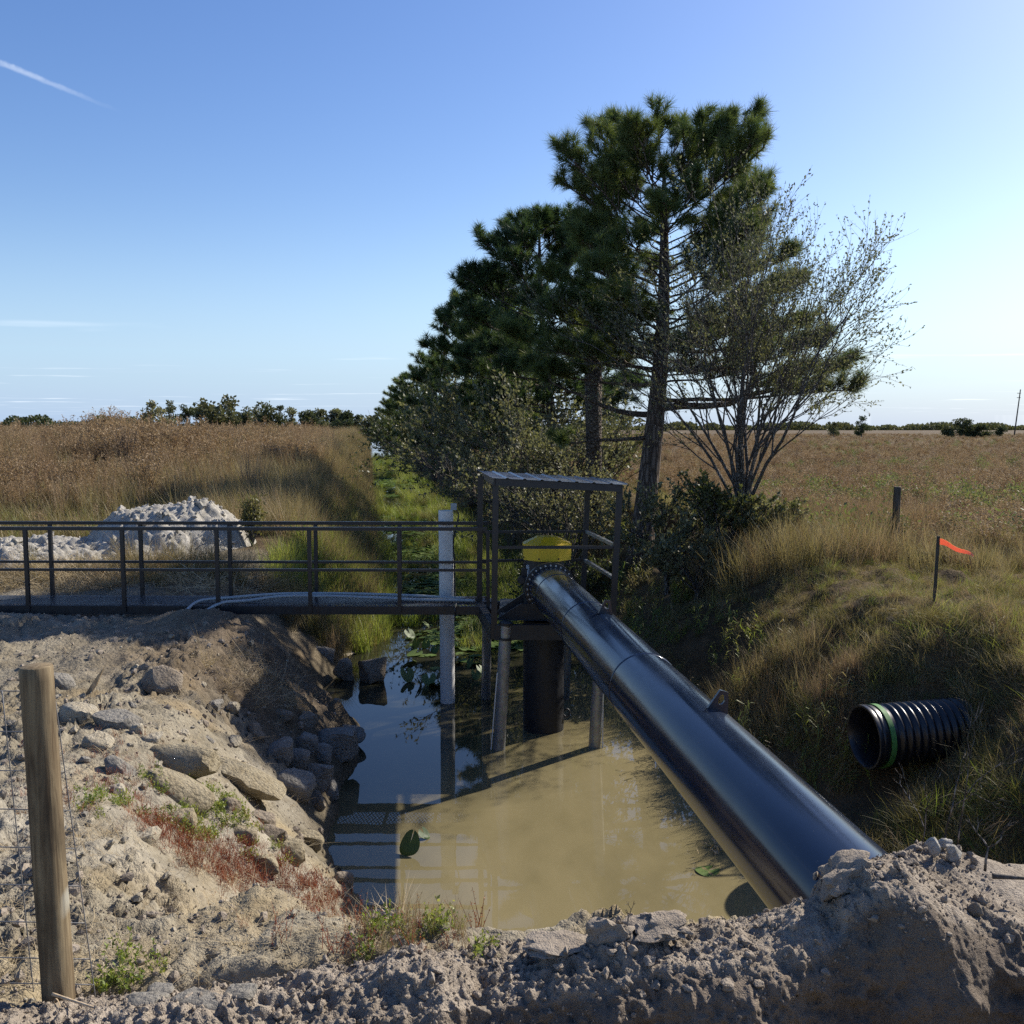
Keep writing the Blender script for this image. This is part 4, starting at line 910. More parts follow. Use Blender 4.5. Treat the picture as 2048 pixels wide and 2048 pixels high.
def padm(rg):
    m = MB()
    for _ in range(7):
        n = 12; r = rg.uniform(0.08, 0.16); a = np.linspace(0.25, 2 * PI - 0.25, n); o = np.r_[rg.normal(0, 0.28, 2), rg.uniform(0.004, 0.03)]; tl = rg.normal(0, 0.12, 2)
        rim = np.c_[r * np.cos(a), r * 0.85 * np.sin(a), 0 * a]; rim[:, 2] = rim[:, 0] * tl[0] + rim[:, 1] * tl[1] + 0.01
        th = rg.uniform(0, 6.3); R = np.array([[math.cos(th), -math.sin(th), 0], [math.sin(th), math.cos(th), 0], [0, 0, 1]])
        m.add(np.vstack([[0, 0, 0], rim]) @ R.T + o, None, [[0, k + 1, k + 2] for k in range(n - 1)], c=np.array([1, 1, 1]) * rg.random())
    return m
source('pads', [(padm(rg), M['pad']) for _ in range(5)])

def field_pts(n, y0, y1, fx0, fx1, dens=None, power=0.0):
    """points with the density falling off with distance; fx0, fx1 give the strip's edges at y"""
    y = np.exp(RNG.uniform(math.log(y0), math.log(y1), n)); a, b = fx0(y), fx1(y); x = a + (b - a) * RNG.random(n)
    return x, y
def drop(x, y, dz=-0.03): return np.c_[x, y, H(x, y) + dz]
# tall dry weeds on the left field
x, y = field_pts(21000, 18.5, 230, lambda y: -0.70 * y - 4, lambda y: xL(y) - 2.2)
keep = ~((np.hypot((x + 8.0) / 4.4, (y - 18.2) / 2.6) < 1)) & ((y > 24 + 3 * fbm(x, y, s=0.25, o=2, seed=4)) | (x > -6.5) & (y > 21) & (RNG.random(len(x)) < 0.35) | (RNG.random(len(x)) < 0.05))
x, y = x[keep], y[keep]; nn_ = fbm(x, y, s=0.17, o=3, seed=8); keep = nn_ > -0.30 + 0.12 * RNG.random(len(x)); x, y, nn_ = x[keep], y[keep], nn_[keep]
s = (0.86 + 0.85 * nn_) * RNG.uniform(0.65, 1.25, len(x)) * np.interp(y, [18, 26, 36, 60, 120, 230], [0.4, 0.6, 0.85, 1.05, 1.12, 1.1]) * np.interp(x - xL(y), [-9, -2.5], [1.0, 0.62])
wide_ = np.interp(y, [18, 60, 230], [1.0, 1.5, 2.6])
scatter('dry_weeds', 'tallweed', drop(x, y), np.c_[s * wide_, s * wide_, s])
# tan grass in front of the weeds, on the left canal bank
x, y = field_pts(6800, 13.9, 260, lambda y: xL(y) - 4.2, lambda y: xL(y) + 0.05)
keep = ~((np.hypot((x + 8.0) / 4.6, (y - 17.9) / 2.5) < 1)) & ~((x < -4.2) & (y < 17)) & (y > 15.6); x, y = x[keep], y[keep]
scatter('bank_grass', 'tangrass', drop(x, y), RNG.uniform(0.6, 1.15, len(x)) * np.interp(y, [14, 30, 75, 260], [0.85, 1.0, 1.3, 3.0]))
x, y = field_pts(1900, 25, 200, lambda y: -0.62 * y - 3, lambda y: xL(y) - 3.0); keep = fbm(x, y, s=0.22, o=2, seed=53) > 0.06; x, y = x[keep], y[keep]
s = RNG.uniform(0.7, 1.25, len(x)) * np.interp(y, [25, 200], [0.9, 1.2]); scatter('fennel_clumps', 'rustgrass', drop(x, y), np.c_[s * 1.8, s * 1.8, s * 2.2])
x, y = field_pts(2600, 22, 150, lambda y: -0.62 * y - 3, lambda y: xL(y) - 1.5); keep = fbm(x, y, s=0.14, o=3, seed=57) > 0.02; x, y = x[keep], y[keep]
s = RNG.uniform(0.9, 1.5, len(x)) * np.interp(y, [22, 60, 150], [0.8, 1.25, 1.5]); scatter('straw_grass_patches', 'tangrass', drop(x, y), np.c_[s, s, s * 1.15])
x, y = field_pts(3200, 19, 90, lambda y: -0.62 * y - 3, lambda y: xL(y) - 3.5)
scatter('field_grass', 'bankgrass', drop(x, y), RNG.uniform(1.0, 2.0, len(x)))
# green fringe along the left waterline
x, y = field_pts(2600, 16.3, 60, lambda y: xL(y) - 1.5, lambda y: xL(y) + 0.3)
keep = (fbm(x, y, s=0.5, o=2, seed=14) > -0.12); x, y = x[keep], y[keep]; p = drop(x, y); p[:, 2] = np.maximum(p[:, 2], WZ - 0.03)
scatter('green_fringe', 'greengrass', p, RNG.uniform(0.6, 1.35, len(x)))
# right bank
x, y = field_pts(13000, 6.0, 60, lambda y: xR(y) + 0.05, lambda y: xR(y) + 5.5 + 0.12 * y)
keep = np.hypot((x - 3.6) / 0.75, (y - 8.75) / 0.42) > 1; x, y = x[keep], y[keep]; clump = fbm(x, y, s=1.3, o=2, seed=19)
keep = RNG.random(len(x)) < 0.85 + 0.9 * clump; x, y, clump = x[keep], y[keep], clump[keep]
scatter('bank_cover', 'bankgrass', drop(x, y), RNG.uniform(0.3, 0.8, len(x)) * (1 + 1.2 * clump) * np.interp(y, [7, 14, 60], [0.5, 0.7, 1.4]), tilt=0.5)
x, y = field_pts(260, 8.5, 40, lambda y: xR(y) + 0.05, lambda y: xR(y) + 1.5)
keep = np.hypot((x - 3.0) / 0.7, (y - 8.5) / 0.8) > 1; x, y = x[keep], y[keep]
scatter('bank_reeds', 'reed', drop(x, y), RNG.uniform(0.3, 0.7, len(x)), tilt=0.3)
x = RNG.uniform(3.0, 5.6, 900); y = RNG.uniform(7.2, 10.6, 900); keep = ~((np.abs(y - 8.75 - (x - 3.4) * 0.18) < 0.40) & (x > 2.95) & (x < 4.3)); x, y = x[keep], y[keep]
scatter('culvert_bank_grass', 'bankgrass', drop(x, y), RNG.uniform(0.4, 0.85, len(x)), tilt=0.45)
x, y = field_pts(3200, 8.5, 18, lambda y: xR(y) + 1.4, lambda y: xR(y) + 7.5)
scatter('shoulder_cover', 'bankgrass', drop(x, y), RNG.uniform(0.22, 0.55, len(x)), tilt=0.6)
# tall tan grass tuft lit on the shoulder above the culvert, and rust grass by the dark post
def patch(n, c, r): 
    a = RNG.uniform(0, 6.3, n); q_ = np.sqrt(RNG.random(n)); return c[0] + r[0] * q_ * np.cos(a), c[1] + r[1] * q_ * np.sin(a)
for nm, key, n, c_, r_, sc_ in (('shoulder_grass', 'tangrass', 150, hit(1510, 1440, 8), (0.75, 0.8), (0.35, 0.6)), ('shoulder_rust_grass', 'rustgrass', 60, hit(1680, 1400, 8), (0.35, 0.6), (0.35, 0.6)),
                               ('rust_grass', 'rustgrass', 260, np.array([5.9, 18.0]), (2.2, 1.3), (0.8, 1.2)), ('tree_foot_grass', 'tangrass', 160, np.array([4.6, 15.0]), (1.5, 1.2), (0.5, 1.0)), ('stake_side_grass', 'tangrass', 120, np.array([7.5, 14.6]), (2.0, 1.3), (0.4, 0.8))):
    x, y = patch(n, c_, r_); scatter(nm, key, drop(x, y), RNG.uniform(*sc_, n))
# right field
x, y = field_pts(14000, 14, 320, lambda y: xR(y) + 5.0, lambda y: 0.75 * y + 5)
s = RNG.uniform(0.25, 0.7, len(x)) * (1 + 0.9 * fbm(x, y, s=0.3, o=2, seed=99)); wide_ = np.interp(y, [14, 60, 320], [1.8, 3.0, 6.5])
scatter('field_cover', 'rustgrass', drop(x, y), np.c_[s * wide_, s * wide_, s * np.interp(y, [14, 320], [0.75, 1.0])])
x, y = field_pts(9000, 15, 300, lambda y: xR(y) + 5.0, lambda y: 0.75 * y + 5)
s = RNG.uniform(0.18, 0.36, len(x)); wide_ = np.interp(y, [14, 60, 320], [2.0, 4.0, 9])
scatter('low_dry_weeds', 'tallweed', drop(x, y), np.c_[s * wide_, s * wide_, s * 1.1])
x, y = field_pts(800, 16, 150, lambda y: 0.26 * y, lambda y: 0.62 * y)
keep = fbm(x, y, s=0.16, o=2, seed=77) > 0.06; x, y = x[keep], y[keep]
scatter('green_tufts', 'saltbush', drop(x, y), RNG.uniform(0.6, 1.7, len(x)))
# floating green in the channel upstream
x, y = field_pts(2600, 17.5, 130, lambda y: xL(y) + 0.2, lambda y: xR(y) + 0.2)
m_ = fbm(x, y, s=0.33, o=3, seed=23); f_ = (x - xL(y)) / (xR(y) - xL(y))
keep = (m_ > -0.22 + 0.30 * np.exp(-((f_ - 0.22) / 0.2) ** 2) * sst(75, 20, y)); x, y = x[keep], y[keep]
scatter('floating_leaves', 'pads', np.c_[x, y, np.full_like(x, WZ + 0.006)], RNG.uniform(0.5, 0.9, len(x)) * np.interp(y, [17, 130], [1.0, 2.2]), tilt=0.02)
x, y = field_pts(1900, 18, 130, lambda y: xL(y) + 0.3, lambda y: xR(y) + 0.5)
m_ = fbm(x, y, s=0.40, o=3, seed=27); f_ = (x - xL(y)) / (xR(y) - xL(y))
keep = (m_ > 0.12 - 0.35 * sst(0.45, 1.0, f_) + 0.05 * sst(30, 18, y)); x, y = x[keep], y[keep]
scatter('floating_grass', 'greengrass', np.c_[x, y, np.full_like(x, WZ - 0.02)], RNG.uniform(0.5, 1.1, len(x)) * np.interp(y, [17, 130], [1.0, 1.9]))
x, y = field_pts(1300, 17.0, 60, lambda y: xL(y) + 0.1, lambda y: xR(y) + 0.4)
f_ = (x - xL(y)) / (xR(y) - xL(y)); keep = (np.abs(f_ - 0.3) > 0.16 + 0.1 * fbm(x, y, s=0.4, o=2, seed=31)) & (fbm(x, y, s=0.6, o=2, seed=37) > -0.12); x, y = x[keep], y[keep]
scatter('marsh_grass', 'greengrass', np.c_[x, y, np.full_like(x, WZ - 0.02)], RNG.uniform(0.45, 1.0, len(x)) * np.interp(y, [17, 60], [0.9, 1.5]))
# small plants and litter on the left bank
def line_patch(n, uvs, spread):
    out = []
    pts = np.array([hit(*t)[:2] for t in uvs]); tt = np.linspace(0, 1, len(pts))
    for _ in range(n):
        s = RNG.random(); out.append([np.interp(s, tt, pts[:, 0]) + RNG.normal(0, spread), np.interp(s, tt, pts[:, 1]) + RNG.normal(0, spread * 1.5)])
    return np.array(out).T
x, y = line_patch(480, [(300, 1650), (380, 1700), (450, 1735), (530, 1770), (600, 1790), (660, 1800), (690, 1850)], 0.16); keep = x < xL(y) - 0.02; x, y = x[keep], y[keep]
scatter('red_weeds', 'redweed', drop(x, y, 0), RNG.uniform(0.2, 0.6, len(x)))
x, y = line_patch(110, [(180, 1470), (250, 1530), (300, 1600), (150, 1600), (260, 1480)], 0.22)
scatter('red_weed_sprigs', 'redweed', drop(x, y, 0), RNG.uniform(0.18, 0.4, len(x)))
x, y = line_patch(36, [(690, 1800), (760, 1880), (840, 1900)], 0.14)
scatter('shore_red_weeds', 'redweed', drop(x, y, 0), RNG.uniform(0.3, 0.75, len(x)))
for uv, n, sp in (((400, 1610), 40, 0.20), ((460, 1640), 26, 0.16), ((370, 1660), 22, 0.12), ((215, 1600), 16, 0.12), ((310, 1560), 8, 0.07), ((255, 2000), 10, 0.07), ((820, 1905), 30, 0.16)):
    c_ = hit(*uv); x = c_[0] + RNG.normal(0, sp, n); y = c_[1] + RNG.normal(0, sp * 1.3, n)
    scatter('green_weeds', 'broadweed', drop(x, y, 0), RNG.uniform(0.22, 0.5, n))
x, y = line_patch(26, [(760, 1890), (880, 1900)], 0.12); scatter('shore_grass', 'tangrass', drop(x, y, 0), RNG.uniform(0.10, 0.22, len(x)))
y = np.exp(RNG.uniform(math.log(3.3), math.log(12.5), 520)); x = RNG.uniform(-0.58, -0.1, 520) * y; keep = x < xL(y) - 0.3; x, y = x[keep], y[keep]
scatter('straw_litter', 'straw', drop(x, y, 0.0), RNG.uniform(0.15, 0.5, len(x)))
x = RNG.uniform(-10.5, -4.3, 700); y = RNG.normal(15.7, 0.6, 700); scatter('straw_heaps', 'straw', drop(x, y, 0.05), RNG.uniform(0.6, 1.5, 700), tilt=0.3)
x = RNG.normal(-5.6, 0.8, 120); y = RNG.normal(15.9, 0.35, 120); scatter('bent_dry_grass', 'tangrass', drop(x, y, 0.0), RNG.uniform(0.45, 0.8, 120), tilt=0.5)
x, y = line_patch(90, [(430, 1330), (500, 1360), (560, 1420), (600, 1400)], 0.2); scatter('bank_roots', 'straw', drop(x, y, 0.0), RNG.uniform(0.4, 0.9, len(x)), tilt=0.6)

# ------------------------------------------------------------------ trees
def tufts(m, pos, dirs, rg, needles=36, length=0.24, width=0.010, cone=1.15):
    n = len(pos); tot = n * needles
    p = np.repeat(pos, needles, 0) ; d = np.repeat(dirs, needles, 0)
    back = rg.uniform(0, 0.16, (tot, 1)) * (length / 0.24); p = p - d * back
    rnd = rg.normal(size=(tot, 3)); rnd -= d * np.sum(rnd * d, 1, keepdims=True); rnd /= np.linalg.norm(rnd, axis=1, keepdims=True) + 1e-9
    th = cone * np.sqrt(rg.random((tot, 1))); nd = d * np.cos(th) + rnd * np.sin(th)
    ln = length * rg.uniform(0.7, 1.15, (tot, 1)); s = np.cross(nd, rg.normal(size=(tot, 3))); s /= np.linalg.norm(s, axis=1, keepdims=True) + 1e-9
    tip = p + nd * ln; tip[:, 2] -= 0.12 * ln[:, 0] * rg.random(tot)
    V = np.stack([p - s * width / 2, p + s * width / 2, tip], 1).reshape(-1, 3)
    tint = np.repeat(np.repeat(rg.random(n), needles), 3)
    m.add(V, None, np.arange(tot * 3).reshape(-1, 3), c=np.repeat(tint[:, None], 3, 1))
def limb_pts(b, az, ln, rise, rg, n=7, sag=0.0, wob=0.07):
    t = np.linspace(0, 1, n); d = np.array([math.cos(az), math.sin(az)]); zz = rise * ln * t ** 1.3 - sag * ln * np.sin(PI * t) 
    w_ = np.cumsum(rg.normal(0, wob * ln / n, (n, 3)), 0); w_[0] = 0
    return np.c_[b[0] + d[0] * ln * t, b[1] + d[1] * ln * t, b[2] + zz] + w_
def pine(label, bx, by, topz, lean=(0, 0), r0=0.2, crown0=0.3, prof=None, nl=34, seed=1, lod=1.0, extra=(), group='pines along the canal bank', wscale=1.0, skip=None):
    rg = np.random.default_rng(seed); bz = float(H(np.array([bx]), np.array([by]))[0]) - 0.15
    o = thing('pine_tree', label, 'pine tree', (bx, by, bz), group)
    n = 16; t = np.linspace(0, 1, n); tr = np.c_[bx + lean[0] * t + 0.10 * np.sin(t * 5 + seed), by + lean[1] * t, bz + (topz - bz) * t]
    rad = r0 * (1 - t) ** 0.75 + 0.02; rad[0] *= 1.35; rad[1] *= 1.05
    obj('trunk', MB().tube(tr, rad, 14), M['pinebark'], o, True)
    limbs = MB(); P_, D_ = [], []
    def foliate(pts, r1, dens=1.0, start=0.35):
        limbs.tube(pts, np.linspace(r1, 0.012, len(pts)), 6, False)
        ln = np.linalg.norm(pts[-1] - pts[0]); nb = max(4, int(9 * dens * ln * (0.6 + 0.4 * lod)))
        for _ in range(nb):
            s = start + (1 - start) * rg.random() ** 0.8; k = s * (len(pts) - 1); i0 = min(int(k), len(pts) - 2); p0 = pts[i0] + (pts[i0 + 1] - pts[i0]) * (k - i0)
            tg = pts[-1] - pts[0]; tg = tg / np.linalg.norm(tg); a = rg.normal(size=3); a -= tg * (a @ tg); a /= np.linalg.norm(a); a[2] = abs(a[2]) * 0.8 + 0.1
            l2 = (0.30 + 0.55 * (1 - s)) * rg.uniform(0.6, 1.2) * min(1.0, 0.4 + ln * 0.35) * wscale; dr = tg * 0.7 + a; dr /= np.linalg.norm(dr)
            p1 = p0 + dr * l2 + np.array([0, 0, 0.08 * l2]); limbs.tube([p0, (p0 + p1) / 2 - np.array([0, 0, 0.02]), p1], [0.012, 0.009, 0.006], 4, False)
            for q_ in range(rg.integers(2, 4)):
                dd = dr + rg.normal(0, 0.45, 3); dd[2] += 0.25; dd /= np.linalg.norm(dd); P_.append(p1 - dr * l2 * 0.22 * q_ + dd * 0.05); D_.append(dd)
        P_.append(pts[-1]); D_.append((pts[-1] - pts[-2]) / np.linalg.norm(pts[-1] - pts[-2]))
    for k in range(nl):
        s = crown0 + (1 - crown0) * (k + rg.random() * 0.7) / nl; s = min(s, 0.985); b = np.array([np.interp(s, t, tr[:, q]) for q in range(3)])
        az = k * 2.4 + rg.uniform(-0.5, 0.5); ln = np.interp(s, *zip(*prof)) * rg.uniform(0.7, 1.1); rise = np.interp(s, [0.3, 0.6, 1.0], [0.05, 0.28, 0.75]) + rg.uniform(-0.12, 0.15)
        if skip and skip(s, az): continue
        foliate(limb_pts(b, az, ln, rise, rg), 0.012 + 0.035 * (1 - s) * min(1, ln / 2), 0.92 if lod > 0.9 else 0.85, 0.42 if lod > 0.9 else 0.4)
    for (s, az, ln, rise, rr, dens, start) in extra:
        b = np.array([np.interp(s, t, tr[:, q]) for q in range(3)]); foliate(limb_pts(b, az, ln, rise, rg, 10, 0.03, 0.10), rr, dens, start)
    for q_ in range(5): P_.append(tr[-1] + rg.normal(0, 0.08, 3)); D_.append(np.array([0, 0, 1.0]) + rg.normal(0, 0.2, 3))
    obj('limbs', limbs, M['pinebark'], o, True)
    m = MB(); D_ = np.array(D_); D_ /= np.linalg.norm(D_, axis=1, keepdims=True); tufts(m, np.array(P_), D_, rg, int(30 + 34 * lod), 0.26 * (1.0 + 0.5 * (1 - lod)), 0.010 + 0.022 * (1 - lod)); obj('crown', m, M['needle'], o)
    return o
bp = P(1290, 1040, 19.5)
pine('tall pine nearest the platform with bare lower limbs and a dense rounded top', bp[0], bp[1], 5.35, (0.38, 0.2), 0.235, 0.46,
     [(0.46, 1.9), (0.58, 2.5), (0.74, 2.35), (0.88, 2.0), (1.0, 1.1)], 88, 5, 1.0,
     extra=((0.385, PI - 0.15, 2.3, 0.34, 0.08, 0.25, 0.9), (0.40, 0.25, 4.1, 0.22, 0.095, 1.2, 0.4), (0.42, -0.1, 3.9, 0.06, 0.055, 0.9, 0.45), (0.55, PI, 3.2, 0.05, 0.045, 1.2, 0.5), (0.50, 0.1, 1.9, -0.02, 0.04, 0.4, 0.6), (0.46, 2.7, 2.9, 0.12, 0.05, 1.4, 0.5), (0.33, PI + 0.3, 2.0, -0.06, 0.055, 0.35, 0.85), (0.54, 0.2, 3.4, 0.20, 0.055, 1.2, 0.4), (0.50, -0.3, 3.2, 0.16, 0.055, 1.2, 0.4), (0.50, 0.6, 3.2, 0.22, 0.055, 0.9, 0.45), (0.50, PI + 0.5, 2.6, 0.1, 0.045, 1.2, 0.45)))
row = [(31, 1066, 6.6, 3.1, .55), (37, 985, 5.2, 2.2, .45), (42, 916, 5.5, 2.6, .4), (64, 852, 4.7, 2.8, .3), (80, 824, 4.3, 2.6, .25), (98, 804, 3.9, 3.0, .2), (130, 785, 3.6, 3.2, .12), (192, 768, 3.2, 3.8, .05)]
labs = ['second tallest pine, its bushy top left of the tall foremost pine', 'slim pine half hidden behind the second tallest pine', 'pine with a tufted crown standing clear against the sky, mid row', 'mid distance pine on the canal bank with a rounded crown', 'pine farther along the bank, fourth from the row end', 'pine far along the bank, third from the row end', 'pine far along the bank, second from the row end', 'last visible pine at the far end of the canal row']
for k, (y, u, tz, wd, lod) in enumerate(row):
    x = (u - 1024) / 1890 * y + 0.7
    pine(labs[k], x, y, tz, (-0.5 if k < 6 else -0.3, 0), 0.17, 0.28, [(0.2, wd * 0.75), (0.4, wd), (0.6, wd * 0.9), (0.8, wd * 0.65), (1.0, 0.35)], (86 if k == 0 else 62) if lod > .3 else 40, 20 + k, lod, wscale=1.1 + 0.3 * (1 - lod))

# cabbage palm behind the tall pine
pbx = P(1190, 955, 23.0); pz = float(H(pbx[:1], pbx[1:2])[0])
pal = thing('cabbage_palm', 'palm with a shaggy trunk between the pines', 'palm tree', (pbx[0], pbx[1], pz))
ptop_ = P(1186, 690, 23.0); rg = np.random.default_rng(3)
obj('trunk', MB().tube([np.array([pbx[0], pbx[1], pz - 0.2]), (np.array([pbx[0], pbx[1], pz]) + ptop_) / 2, ptop_], [0.20, 0.19, 0.22], 16), M['palmbark'], pal, True)
m = MB()
for k in range(230):
    t_ = rg.uniform(0.12, 1.0); a = rg.uniform(0, 6.3); b = np.array([pbx[0], pbx[1], pz]) * (1 - t_) + ptop_ * t_; d = np.array([math.cos(a), math.sin(a), rg.uniform(0.3, 1.1)]); d /= np.linalg.norm(d); s = np.array([-math.sin(a), math.cos(a), 0]) * 0.035
    b = b + d * 0.17; e = b + d * rg.uniform(0.12, 0.3); m.add([b - s, b + s, e], None, [[0, 1, 2]])
obj('leaf_boots', m, M['palmbark'], pal)
def fan(m, base_, d, ln, rg, nl=18, size=0.75):
    d = d / np.linalg.norm(d); hub = base_ + d * ln; m.tube([base_, hub], [0.014, 0.009], 4, False, col=np.array([.3, .3, .3]))
    s = np.cross(d, [0, 0, 1.0]); s /= np.linalg.norm(s) + 1e-9; up = np.cross(s, d)
    for k in range(nl):
        a = (k / (nl - 1) - 0.5) * 3.3; dr = d * math.cos(a) + s * math.sin(a) + up * 0.18 * abs(math.sin(a)); l2 = size * (0.65 + 0.35 * math.cos(a * 0.8)) * rg.uniform(0.9, 1.1); p1 = hub + dr * l2 * 0.6; p2 = hub + dr * l2; p2[2] -= 0.16 * l2
        w_ = np.cross(dr, up); w_ /= np.linalg.norm(w_) + 1e-9; w_ *= 0.016 * size / 0.6
        m.add([hub - w_ * 0.5, hub + w_ * 0.5, p1 + w_, p1 - w_, p2], [[0, 1, 2, 3]], [[3, 2, 4]], c=np.array([1, 1, 1]) * rg.random())
m = MB()
for k in range(30):
    a = rg.uniform(0, 6.3); fan(m, ptop_, np.array([math.cos(a), math.sin(a), rg.uniform(-0.5, 1.2)]), rg.uniform(0.5, 0.9), rg)
obj('fronds', m, M['palm'], pal)
for u, v, d, nf, lab, hz in ((1078, 1030, 17.5, 9, 'palmetto fan seen through the shelter above the yellow cover', 0.35), (1215, 850, 30, 12, 'small palmetto in the gap left of the tall pine trunk', 1.2), (1128, 905, 24, 12, 'palmetto clump seen just above the shelter roof', 0.6)):
    b = P(u, v, d); gz = float(H(b[:1], b[1:2])[0]); b[2] = max(gz, WZ); o = thing('saw_palmetto', lab, 'palmetto', b); m = MB()
    for k in range(nf): a = rg.uniform(0, 6.3); fan(m, b, np.array([math.cos(a), math.sin(a), rg.uniform(0.5, 1.6)]), hz + rg.uniform(0.2, 0.5), rg, 16, 0.5)
    obj('fronds', m, M['palm'], o)

# sparse broadleaf tree in front of the pine, and understorey shrubs
def branch_tree(name, label, cat, base_, height, spread, stems, seed, leaf=0.055, leaves=6, r0=0.06, depth=3, mats=('twig', 'oliveleaf'), group=None, fork=0.9, ups=1.0, kids=5, lw=0.5):
    rg = np.random.default_rng(seed); o = thing(name, label, cat, base_, group); wood = MB(); LP, LD = [], []
    def grow(p, d, ln, r, lv):
        n = 5; pts = [np.array(p)]; dd = np.array(d) / np.linalg.norm(d)
        for k in range(n):
            dd = dd + rg.normal(0, 0.11, 3) + np.array([0, 0, 0.035 * ups]); dd /= np.linalg.norm(dd); pts.append(pts[-1] + dd * ln / n)
        pts = np.array(pts); wood.tube(pts, np.linspace(r, r * 0.45, n + 1), 6 if lv > 1 else 4 if lv else 3, False)
        if lv == 0:
            for _ in range(leaves): 
                s = rg.uniform(0.15, 1.0) * n; i0 = min(int(s), n - 1); LP.append(pts[i0] + (pts[i0 + 1] - pts[i0]) * (s - i0)); LD.append(dd)
            return
        for k in range(kids if lv > 1 else kids + 3):
            s = rg.uniform(0.3, 1.0) * n; i0 = min(int(s), n - 1); q = pts[i0] + (pts[i0 + 1] - pts[i0]) * (s - i0)
            a = rg.normal(size=3); a -= dd * (a @ dd); a /= np.linalg.norm(a); nd = dd + a * rg.uniform(0.35, 0.9); nd[2] += 0.1 * ups
            grow(q, nd, ln * rg.uniform(0.42, 0.68), r * 0.45, lv - 1)
        grow(pts[-1], dd, ln * 0.5, r * 0.42, lv - 1)
    b = np.array(base_, float); trunk_h = height * 0.2
    wood.tube([b - np.array([0, 0, 0.3]), b + np.array([0.02, 0, trunk_h * 0.5]), b + np.array([0.0, 0, trunk_h])], [r0 * 2.0, r0 * 1.6, r0 * 1.5], 10, False)
    for k in range(stems):
        a = 2 * PI * k / stems + rg.uniform(-0.3, 0.3); sp = spread * rg.uniform(0.35, 1.0); d = np.array([math.cos(a) * sp, math.sin(a) * sp * 0.8, fork])
        grow(b + np.array([0, 0, trunk_h * rg.uniform(0.6, 1.0)]), d, height * rg.uniform(0.5, 0.66), r0 * rg.uniform(0.7, 1.0), depth - 1)
    obj('trunk', wood, M[mats[0]], o, True)
    V, q, c = leaves_at(np.array(LP), leaf, rg, 1, lw, 0.2, np.array(LD)); m = MB(); m.add(V, q, c=c); obj('crown', m, M[mats[1]], o)
    return o
tb = P(1484, 1090, 16.3); tb[2] = float(H(tb[:1], tb[1:2])[0])
branch_tree('broadleaf_tree', 'sparse small leaved tree spreading in front of the tall pine', 'tree', tb, 4.75, 0.62, 18, 56, 0.050, 7, 0.036, 4, fork=1.0, kids=4, ups=0.9)
sh_ = [(1335, 1030, 16.6, 1.8, 'grey twiggy shrub at the foot of the tall pine'), (1440, 1060, 15.9, 1.3, 'shrub between the tall pine and the sparse tree'), (1520, 1075, 16.0, 1.0, 'low leafy brush at the foot of the sparse tree, right side'), (1395, 1075, 15.4, 1.1, 'dark brush on the bank between the tall pine and the sparse tree foot'), (1120, 1000, 19.5, 1.7, 'yellowish green shrub behind the shelter, nearest the palm'), (1020, 985, 21.5, 2.1, 'grey twiggy shrub on the canal bank behind the shelter, left of the palmetto fan'), (985, 960, 25, 2.6, 'leafy shrub on the canal bank left of the shelter roof'), (935, 945, 30, 2.9, 'dense grey green shrub beside the floating plants'), (900, 925, 36, 3.0, 'dark shrub leaning over the canal, mid row'), (868, 912, 43, 3.2, 'dark rounded shrub over the canal where it narrows'), (848, 905, 52, 3.4, 'shrub over the canal, fourth from the row end'), (828, 895, 64, 3.6, 'shrub over the canal, third from the row end'), (806, 886, 80, 3.9, 'shrub over the canal, second from the row end'), (785, 880, 105, 4.2, 'last shrub at the far end of the canal row'), (1080, 960, 27, 2.4, 'green shrub under the second tallest pine'), (1170, 935, 26, 1.5, 'low bush in the gap beside the palm trunk')]
for k, (u, v, d, hh, lab) in enumerate(sh_):
    p = P(u, v, d); x = max(p[0], float(xR(d)) + 0.35) if k > 4 else p[0]; p = np.array([x, d, float(H(np.array([x]), np.array([d]))[0])])
    far_ = d > 34
    branch_tree('shrub', lab, 'shrub', p, hh * (1.75 if 23 < d < 60 else 1.3 if d > 20 else 1.0), 1.0, 9, 60 + k, (0.07 if d < 24 else 0.10) * (1.0 if not far_ else 1.0 + d / 60), 9 if d < 34 else 8, 0.03, 3, ('twig', 'leaf' if k % 3 == 1 else 'oliveleaf'), 'shrubs along the canal bank', 0.8, 0.6, 5, 0.6)

